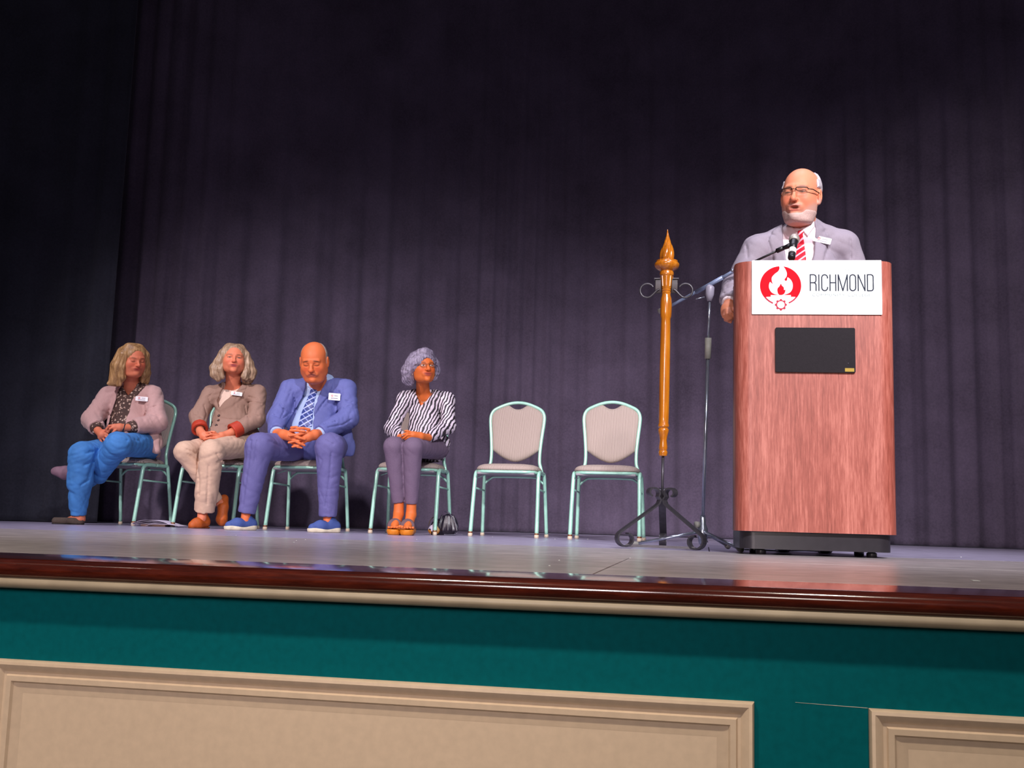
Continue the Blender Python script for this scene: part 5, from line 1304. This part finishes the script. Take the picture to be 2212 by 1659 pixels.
# ---------------------------------------------------------------- D: woman in the striped blouse
pD = Person((-1.898,6.893,0), 0.26867, 'seated person in black and white striped blouse and plum slacks, wearing glasses')
TD = dict(lipc=srgb('#a8483c'), browc=srgb('#4a2a1c'), brow=.55, eye='open', aper=.0052, gaze=.003, fat=.0, lips=1.35, lid=.0135, nose=1.2, smile=.25)
HD = Head((-0.0002,0.0058,1.131), yaw=20, pitch=-3, roll=-3, scale=.96, tr=TD, wide=1.04)
J = dict(N=(0.0069,0.1379,0.965), SL=(-0.1193,0.1446,0.9189), SR=(0.1749,0.1191,0.9208), C=(0.0217,0.1439,0.8305), B=(0.0364,0.1298,0.6948), P=(0.0721,0.1979,0.6142),
         EL=(-0.1937,0.0265,0.7069), WL=(-0.1315,-0.1618,0.6352), ER=(0.1848,0.0107,0.7348), WR=(0.0482,-0.1779,0.6402),
         HL=(-0.0072,0.1271,0.5876), KL=(-0.1716,-0.2808,0.5647), AL=(-0.1217,-0.2069,0.194), HR=(0.1197,0.1158,0.5911), KR=(-0.0457,-0.3114,0.561), AR=(-0.0403,-0.2336,0.1901),
         w=(.100, .112, .125), ra=(.044, .042, .032), rl=((.078, .064, .042), (.078, .064, .042)), rs=.046, rn=.047, flat=.72, rask=(.034, .028, .022))
hands = [([(0.0544,-0.178,0.6373), (-0.0008,-0.2444,0.6396), (-0.0462,-0.2666,0.6454)], [.023, .028, .026], .008), ([(-0.1346,-0.1615,0.6351), (-0.1184,-0.2023,0.6265)], [.020, .022], .006)]
hands += fingers([(-0.0466,-0.2731,0.657), (-0.0855,-0.29,0.6573), (-0.1062,-0.282,0.6482), (-0.1236,-0.2732,0.6302)], [(-0.0461,-0.2766,0.6447), (-0.0849,-0.2932,0.642), (-0.1082,-0.2838,0.6239)], [(-0.0458,-0.2755,0.6357), (-0.0784,-0.2868,0.6277), (-0.099,-0.2734,0.6159)], [(-0.0619,-0.2625,0.6634), (-0.0862,-0.2715,0.6709), (-0.1012,-0.2702,0.6704)], [(-0.1185,-0.2131,0.6318), (-0.1202,-0.2511,0.6138), (-0.1108,-0.2508,0.605)], r=.0078)
feetD = [([(-0.1223,-0.2088,0.209), (-0.1222,-0.2092,0.1341), (-0.1313,-0.2529,0.0862), (-0.1408,-0.309,0.0568), (-0.1426,-0.3428,0.0454)], [.032, .034, .030, .026, .019]), ([(-0.0408,-0.2355,0.205), (-0.0409,-0.236,0.1304), (-0.0506,-0.2796,0.0827), (-0.0578,-0.3359,0.0534), (-0.0601,-0.37,0.045)], [.032, .034, .030, .026, .019])]
for k_, (a, b) in enumerate([((-0.1795,-0.3348,0.0472), (-0.1783,-0.3805,0.0477)), ((-0.1615,-0.3516,0.0479), (-0.1604,-0.3973,0.0483)), ((-0.1436,-0.3684,0.0485), (-0.1426,-0.4141,0.049)), ((-0.1259,-0.376,0.0491), (-0.1251,-0.4217,0.0495)), ((-0.1085,-0.3822,0.054), (-0.1078,-0.4279,0.0544)), ((-0.0935,-0.4055,0.0517), (-0.0929,-0.4511,0.0521)), ((-0.0759,-0.4004,0.0478), (-0.0754,-0.446,0.0482)), ((-0.0585,-0.3959,0.0482), (-0.0581,-0.4415,0.0487)), ((-0.0411,-0.3822,0.0485), (-0.0409,-0.4278,0.049)), ((-0.0237,-0.3686,0.0488), (-0.0235,-0.4142,0.0493))]):
    big = k_ in (4, 5); feetD.append(([a, b], [.0095 if big else .0075, .0105 if big else .0078]))
skin_mesh(pD, J, HD, hands, srgb('#d26c32'), TD, feetD, (np.array([q[0][1] for q in feetD]).min(0)-(.03, .05, .05), np.array([q[0][1] for q in feetD]).max(0)+(.03, .0, .02)))
F = pD.field([J['SL'], J['SR'], J['EL'], J['ER'], J['WR'], J['WL'], J['P'], J['C']], .11, .0058)
torso(F, J, .006); arms(F, J, .006, end=.95, wr=None, cut=True)
F.cone((0.101,0.1081,0.6634), (0.1589,0.087,0.6319), .06, .045, .03)
F.cone(J['N'], np.array(J['N'])+(0, 0, .018), .058, .056, .015, cut=True)
F.raise_(xz((-0.0394,0.0761,1.004), (-0.0472,0.0825,0.9597), (-0.0125,0.0892,0.8848), (-0.0481,0.09,0.9028), (-0.1014,0.0865,0.9645), (-0.0833,0.0817,0.9903)), .006, J['C'][1])
F.raise_(xz((0.0812,0.0654,1.008), (0.0578,0.074,0.9563), (0.01,0.088,0.8791), (0.0595,0.0795,0.9121), (0.1368,0.0661,0.9649), (0.1036,0.0642,1.002)), .006, J['C'][1])
F.carve(xz((-0.0503,0.0726,1.039), (-0.0406,0.0827,0.9536), (-0.0057,0.0902,0.8723), (0.028,0.0832,0.9049), (0.0763,0.0707,0.9695), (0.0798,0.061,1.042)), J['N'][1]-.005)
for a in ([(-0.0055,-0.1095,0.8515), (0.0619,-0.1067,0.7857), (0.1118,-0.0993,0.6948)], [(-0.1312,-0.0955,0.8265), (-0.1473,-0.0861,0.7645)], [(0.1367,-0.1214,0.8493), (0.1242,-0.1103,0.7721)]): F.groove(a, .005, .004, J['C'][1])
m_str = M_wave('zebra_stripe_chiffon', '#2a222c', '#d8ccd8', 15, (0, math.radians(-20), math.radians(10)), 5.5, 1.0, .6, (.40, .52), .1, 'X', .001)
F.folds(.0028, 17, 17)
F.build('blouse', m_str, pD.root)
F = pD.field([J['HR'], J['HL'], J['KL'], J['KR'], J['AL'], J['AR'], J['P']], .11, .006)
legs(F, J, 0, .012, ends=(.96, .96)); F.cone(J['P'], np.array(J['P'])+(0, 0, .02), .12, .11, .04, flat=.85)
F.folds(.0018, 16, 15)
F.build('slacks', M('plum_grey_slacks', '#6a586e', .8, var=.05, scale=120), pD.root)
m_cork = M('orange_cork_wedge', '#d07a10', .5, var=.1, scale=60); m_strap = M('brown_elastic_strap', '#5a4248', .7)
for t in ((-0.1443,-0.3683,0), (-0.0626,-0.3959,0)):
    t = np.array(t); hl = t+np.array((.022, .20, 0))
    F = box_field(np.minimum(t, hl)-.07, np.maximum(t, hl)+.07, .004)
    F.cone(hl+(0, 0, .03), t+(0, 0, .03), .036, .046, .01).clip((0, 0, -1), (0, 0, .001))
    X, Y, Z = F.x[:, None, None], F.y[None, :, None], F.z[None, None, :]
    tt = (Y-t[1])/.2; F.A = np.maximum(F.A, (Z-(.036+.030*np.clip(tt, 0, 1))).astype(np.float32)+0*X)
    w_ = F.build('sandal', m_cork, pD.root)
    F = box_field(t-.08, t+.17, .004)
    c = t+np.array((.002, .080, .046)); F.ell(c, (.051, .056, .060), .01); F.clip((0, 0, -1), (0, 0, .030)); F.clip((0, -1, .45), c+(0, -.030, 0)); F.clip((0, 1, .1), c+(0, .035, 0))
    F.build('strap', m_strap, w_)
m_hD, nt, b = base_mat('silver_violet_hair', .5)
f = noise(nt, coords(nt), 26, 5, .7, 1.2); link(nt, ramp(nt, f, [(.34, srgb('#4a3f4e')), (.62, srgb('#9a90a6'))]), b.inputs['Base Color']); bump(nt, b, f, .8, .006)
F_ = long_hair(HD, 'hair', m_hD, pD.root, ((-.004, .016, .034), (.098, .108, .098)), [((.012, -.108, -.028), (.062, .070, .090))],
  [[(-.06, .0, .07, .040), (-.090, -.005, .03, .034), (-.108, .015, -.03, .038), (-.104, .030, -.080, .036), (-.085, .035, -.108, .026)],
   [(-.05, .05, .05, .05), (-.085, .05, -.02, .05), (-.085, .05, -.08, .035)], [(.05, .0, .08, .036), (.082, .0, .03, .032), (.094, .015, -.02, .032), (.088, .03, -.06, .030)],
   [(-.03, -.035, .105, .026), (.0, -.05, .110, .024), (.04, -.035, .10, .026)], [(0, .07, .03, .05), (0, .08, -.06, .05)]], wav=.0035, k=.02)
glasses(HD, pD.root, M('brown_metal_frame', '#4a2622', .3, .4), m_lens, 'round', .0011, -.106, .0, True, (.0215, .0145))
for sx in (-1, 1):
    MB().tube([HD.to((sx*.083+.0*t, -.004+.009*math.cos(t), -.052+.010*math.sin(t))) for t in np.linspace(0, 2*PI, 14, endpoint=False)], .0032, 8, closed=True).build('earring', M('silver_earring', '#cfcabc', .2, .9), pD.root, True)
y = -.002
MB().tube(spline([(-0.0279,0.0816,0.9539), (-0.0071,0.0156,0.9026), (0.0121,0.0051,0.8926), (0.0335,0.0112,0.91), (0.0636,0.0718,0.9691)], 5), .0012, 6).build('necklace', M('silver_chain', '#c9b8a0', .3, .8), pD.root, True)
MB().ball((0.0153,-0.0001,0.8922), .005, 8).build('pendant', M('silver_pendant', '#e0dccb', .2, .8), pD.root, True)
MB().tube([(np.array((-0.1132,-0.2873,0.6385))+np.array((.009*math.cos(t), .009*math.sin(t), .003*math.cos(t)))) for t in np.linspace(0, 2*PI, 12, endpoint=False)], .0025, 6, closed=True).build('ring', M('silver_ring', '#e8e4e6', .15, .9), pD.root, True)

# ---------------------------------------------------------------- E: speaker at the lectern
pE = Person((0.4639,5.28,0), -0.08764, 'person in grey suit and red striped tie standing and speaking behind the lectern')
TE = dict(lipc=srgb('#c0685a'), browc=srgb('#7a4e3c'), brow=.8, lash=srgb('#3a1c14'), eye='open', aper=.0025, white=(.20, .12, .09), iris=(.04, .03, .03), fat=.002, lips=.85, open=.0055, nose=1.05, jaw=1.05, earx=.083,  # eye whites darkened in colour as shade behind the glasses
          beard=srgb('#c4a096'), chin2=.022)
HE = Head((0.0015,-0.2256,1.693), yaw=-15, pitch=5, roll=3.5, scale=1.15, tr=TE, wide=.94)
J = dict(N=(0.0112,-0.1508,1.545), SL=(-0.2078,-0.1977,1.44), SR=(0.203,-0.0885,1.477), C=(0.003,-0.1431,1.313), B=(0.0017,-0.1504,1.13), P=(0.0086,-0.0649,0.8957),
         EL=(-0.2981,-0.2292,1.253), WL=(-0.3257,-0.3079,1.159), ER=(0.2834,-0.0341,1.237), WR=(0.2582,-0.0742,1.093),
         HL=(-0.0781,-0.0827,0.8487), KL=(-0.085,-0.0519,0.4473), AL=(-0.0929,0.0485,0.0703), HR=(0.0948,-0.0353,0.8537), KR=(0.0958,-0.0024,0.4525), AR=(0.0984,0.1009,0.0758),
         w=(.170, .182, .165), ra=(.064, .060, .050), rl=((.098, .072, .055), (.098, .072, .055)), rs=.060, rn=.064, trap=.01)
hands = [([(-0.3257,-0.3085,1.163), (-0.3323,-0.3371,1.128), (-0.336,-0.346,1.109)], [.028, .033, .030], .01), ([(0.2582,-0.0737,1.089), (0.2552,-0.0788,1.043)], [.028, .030], .01)]
hands += fingers([(-0.345,-0.37,1.113), (-0.3479,-0.388,1.085), (-0.3314,-0.3815,1.071), (-0.3154,-0.3669,1.073)], [(-0.3342,-0.3727,1.117), (-0.3328,-0.3926,1.089), (-0.3183,-0.3872,1.078), (-0.3028,-0.3646,1.082)], [(-0.3237,-0.3704,1.121), (-0.3182,-0.3898,1.097), (-0.3039,-0.3816,1.09), (-0.2944,-0.3637,1.093)], [(-0.3121,-0.3531,1.133), (-0.3026,-0.3688,1.114), (-0.2943,-0.3652,1.104)], [(-0.3458,-0.3583,1.102), (-0.3408,-0.3688,1.073), (-0.32,-0.3616,1.063)], r=.0095)
hands += fingers([(0.2435,-0.1013,1.03), (0.2432,-0.095,0.9821)], [(0.2525,-0.088,1.028), (0.2521,-0.0811,0.9753)], [(0.2621,-0.065,1.032), (0.2617,-0.0583,0.9812)], [(0.2715,-0.0476,1.039), (0.2712,-0.0424,0.9994)], [(0.2416,-0.1059,1.061), (0.234,-0.1238,1.022)], r=.0095)
skin_mesh(pE, J, HE, hands, srgb('#e28e6c'), TE)
F = pE.field([J['SL'], J['SR'], J['EL'], J['ER'], J['WR'], J['WL'], J['P'], J['C']], .12, .0062)
torso(F, J, -.010); F.clip((0, 0, -1), (0, 0, .80))
nn = np.array(J['N'])
F.cone(nn-(0, 0, .02), nn+(0, .008, .042), .080, .070, .015, cut=True)
m_shE = M('white_pink_shirt', '#efdfe4', .6, var=.02)
F.carve(xz((-0.0516,-0.1259,1.62), (-0.0389,-0.1152,1.566), (-0.0172,-0.1057,1.54), (0.0002,-0.1003,1.536), (0.0265,-0.0955,1.555), (0.053,-0.0931,1.591), (0.0575,-0.096,1.623)), nn[1]-.0)
F.build('shirt', m_shE, pE.root); FS = F
m_tieE, nt, b = base_mat('red_stripe_tie', .4)
s1 = stripes(nt, (0, math.radians(128), 0), 12, .80)
mx = nt.nodes.new('ShaderNodeMix'); mx.data_type = 'RGBA'; mx.inputs[6].default_value = (*srgb('#c41830'), 1); mx.inputs[7].default_value = (*srgb('#f0b8c8'), 1); link(nt, s1, mx.inputs[0]); link(nt, mx.outputs[2], b.inputs['Base Color'])
patch(FS, 'tie', xz((-0.0168,-0.2083,1.525), (0.0174,-0.1989,1.526), (0.0087,-0.1984,1.504), (0.017,-0.1903,1.46), (0.0308,-0.1659,1.307), (-0.0059,-0.1701,1.262), (-0.0484,-0.1876,1.304), (-0.0258,-0.202,1.459), (-0.0127,-0.2043,1.504)), .008, J['C'][1], m_tieE, pE.root)
patch(FS, 'collar', xz((-0.0892,-0.2358,1.581), (-0.0853,-0.2271,1.524), (-0.0577,-0.2154,1.493), (-0.0126,-0.2054,1.512), (-0.0381,-0.2171,1.547), (-0.0549,-0.2264,1.581)), .008, nn[1], m_shE, pE.root)
patch(FS, 'collar', xz((0.0607,-0.1959,1.594), (0.0646,-0.1884,1.545), (0.03,-0.1908,1.492), (0.0046,-0.2025,1.526), (0.0347,-0.1971,1.549)), .008, nn[1], m_shE, pE.root)
F = Field(F.x, F.y, F.z)
torso(F, J, .010); arms(F, J, .006, end=.93, wr=None, cut=True)
F.cone(nn+(0, .02, -.01), nn+(0, .035, .036), .092, .078, .02, cut=True)
F.cone((0.0043,-0.0763,0.894), (0.0036,-0.0632,0.7942), .19, .20, .03, flat=.7, cut=True)
F.raise_(xz((-0.0849,-0.2334,1.572), (-0.0813,-0.2201,1.48), (-0.0691,-0.205,1.392), (-0.0661,-0.1807,1.216), (-0.1124,-0.2081,1.325), (-0.152,-0.2395,1.478), (-0.1323,-0.2405,1.526)), .007, J['C'][1])
F.raise_(xz((0.0649,-0.193,1.581), (0.0685,-0.1791,1.484), (0.0593,-0.1699,1.396), (0.0302,-0.1543,1.219), (0.0952,-0.1512,1.331), (0.1284,-0.1627,1.486), (0.1074,-0.1766,1.547)), .007, J['C'][1])
F.carve(xz((-0.0929,-0.2468,1.655), (-0.0871,-0.2334,1.567), (-0.0835,-0.2207,1.48), (-0.0713,-0.2056,1.392), (-0.0194,-0.162,1.173), (0.0308,-0.1659,1.307), (0.0593,-0.1699,1.396), (0.0663,-0.1797,1.484), (0.0648,-0.1918,1.572), (0.074,-0.2011,1.66)), J['C'][1]-.01)
for a in ([(-0.141,-0.2412,1.513), (-0.1239,-0.2353,1.505)], [(0.103,-0.1746,1.522), (0.118,-0.172,1.534)], [(-0.1519,-0.2406,1.486), (-0.1373,-0.2296,1.434), (-0.1248,-0.2203,1.39)], [(0.1348,-0.1609,1.486), (0.1237,-0.1566,1.431), (0.1106,-0.1552,1.393)], [(-0.2527,-0.2641,1.453), (-0.2446,-0.2531,1.387)], [(0.2268,-0.1357,1.488), (0.2305,-0.123,1.401)], [(-0.3441,-0.2612,1.241), (-0.3055,-0.2521,1.253)], [(-0.3529,-0.2592,1.208), (-0.3014,-0.2475,1.227)]):
    F.groove(a, .007, .005, J['C'][1]+.05)
for a in ([(-0.0661,-0.1807,1.216), (-0.1124,-0.2081,1.325), (-0.152,-0.2395,1.478), (-0.1323,-0.2405,1.526)], [(0.0302,-0.1543,1.219), (0.0952,-0.1512,1.331), (0.1284,-0.1627,1.486), (0.1074,-0.1766,1.547)]): F.groove(a, .007, .003, J['C'][1])
m_gsuit = M('grey_suit_wool', '#8f8591', .75, var=.04, scale=160, bmp=.12)
F.folds(.0028, 12, 19)
F.build('suit_jacket', m_gsuit, pE.root)
badge(pE, F, (0.0984,-0.1704,1.481), .083, .030, roll=16, tilt=6)
for W_, E_ in (('WL', 'EL'), ('WR', 'ER')):
    a = np.array(J[W_]); b = np.array(J[E_]); d = (a-b); Fc = box_field(np.minimum(a, b)-.09, np.maximum(a, b)+.09, .005)
    Fc.cone(b+d*.5, b+d*1.02, .043, .041, .004, cut=True, cuta=True); Fc.build('shirt_cuff', m_shE, pE.root)
F = pE.field([J['HR'], J['HL'], J['KL'], J['KR'], J['AL'], J['AR'], J['P']], .12, .008)
legs(F, J, 0, .03, ends=(1, 1), wr=None); F.cone(J['P'], np.array(J['P'])+(0, 0, .02), .16, .15, .04, flat=.72)
F.build('suit_trousers', m_gsuit, pE.root)
m_bs = M('black_leather_shoe', '#1a1618', .25)
for a in (J['AL'], J['AR']):
    h0 = np.array((a[0], a[1]+.05, 0)); shoe(pE, 'shoe', h0, h0+(0, -.29, 0), m_bs, None, .95, .01, .075, .04)
hair_shell(HE, 'hair', m_hair_of('white_grey_hair', '#a9a0a6', '#d8cfd4', 80), pE.root,
   lambda q: np.maximum(np.maximum(.068-np.abs(q[0])*.95-np.clip(q[1]-.012, 0, 1)*.9-np.clip(q[2]-.03, 0, 1)*.10, .024-q[2]-np.clip(q[1]-.022, 0, 1)*4), -(q[1]+.048)), .0088, strands=.0010, feather=.016)
hair_shell(HE, 'beard', M('white_beard', '#c9a9a0', .8, bmp=.6, scale=160), pE.root,
   lambda q: np.maximum((.55-beard_weight(q))*.03, q[2]+.066), .0022, feather=.012)
glasses(HE, pE.root, M('black_gold_frame', '#2a1a12', .3, .5), m_lens, 'rect', .0013, -.108, .001, False, (.024, .015))
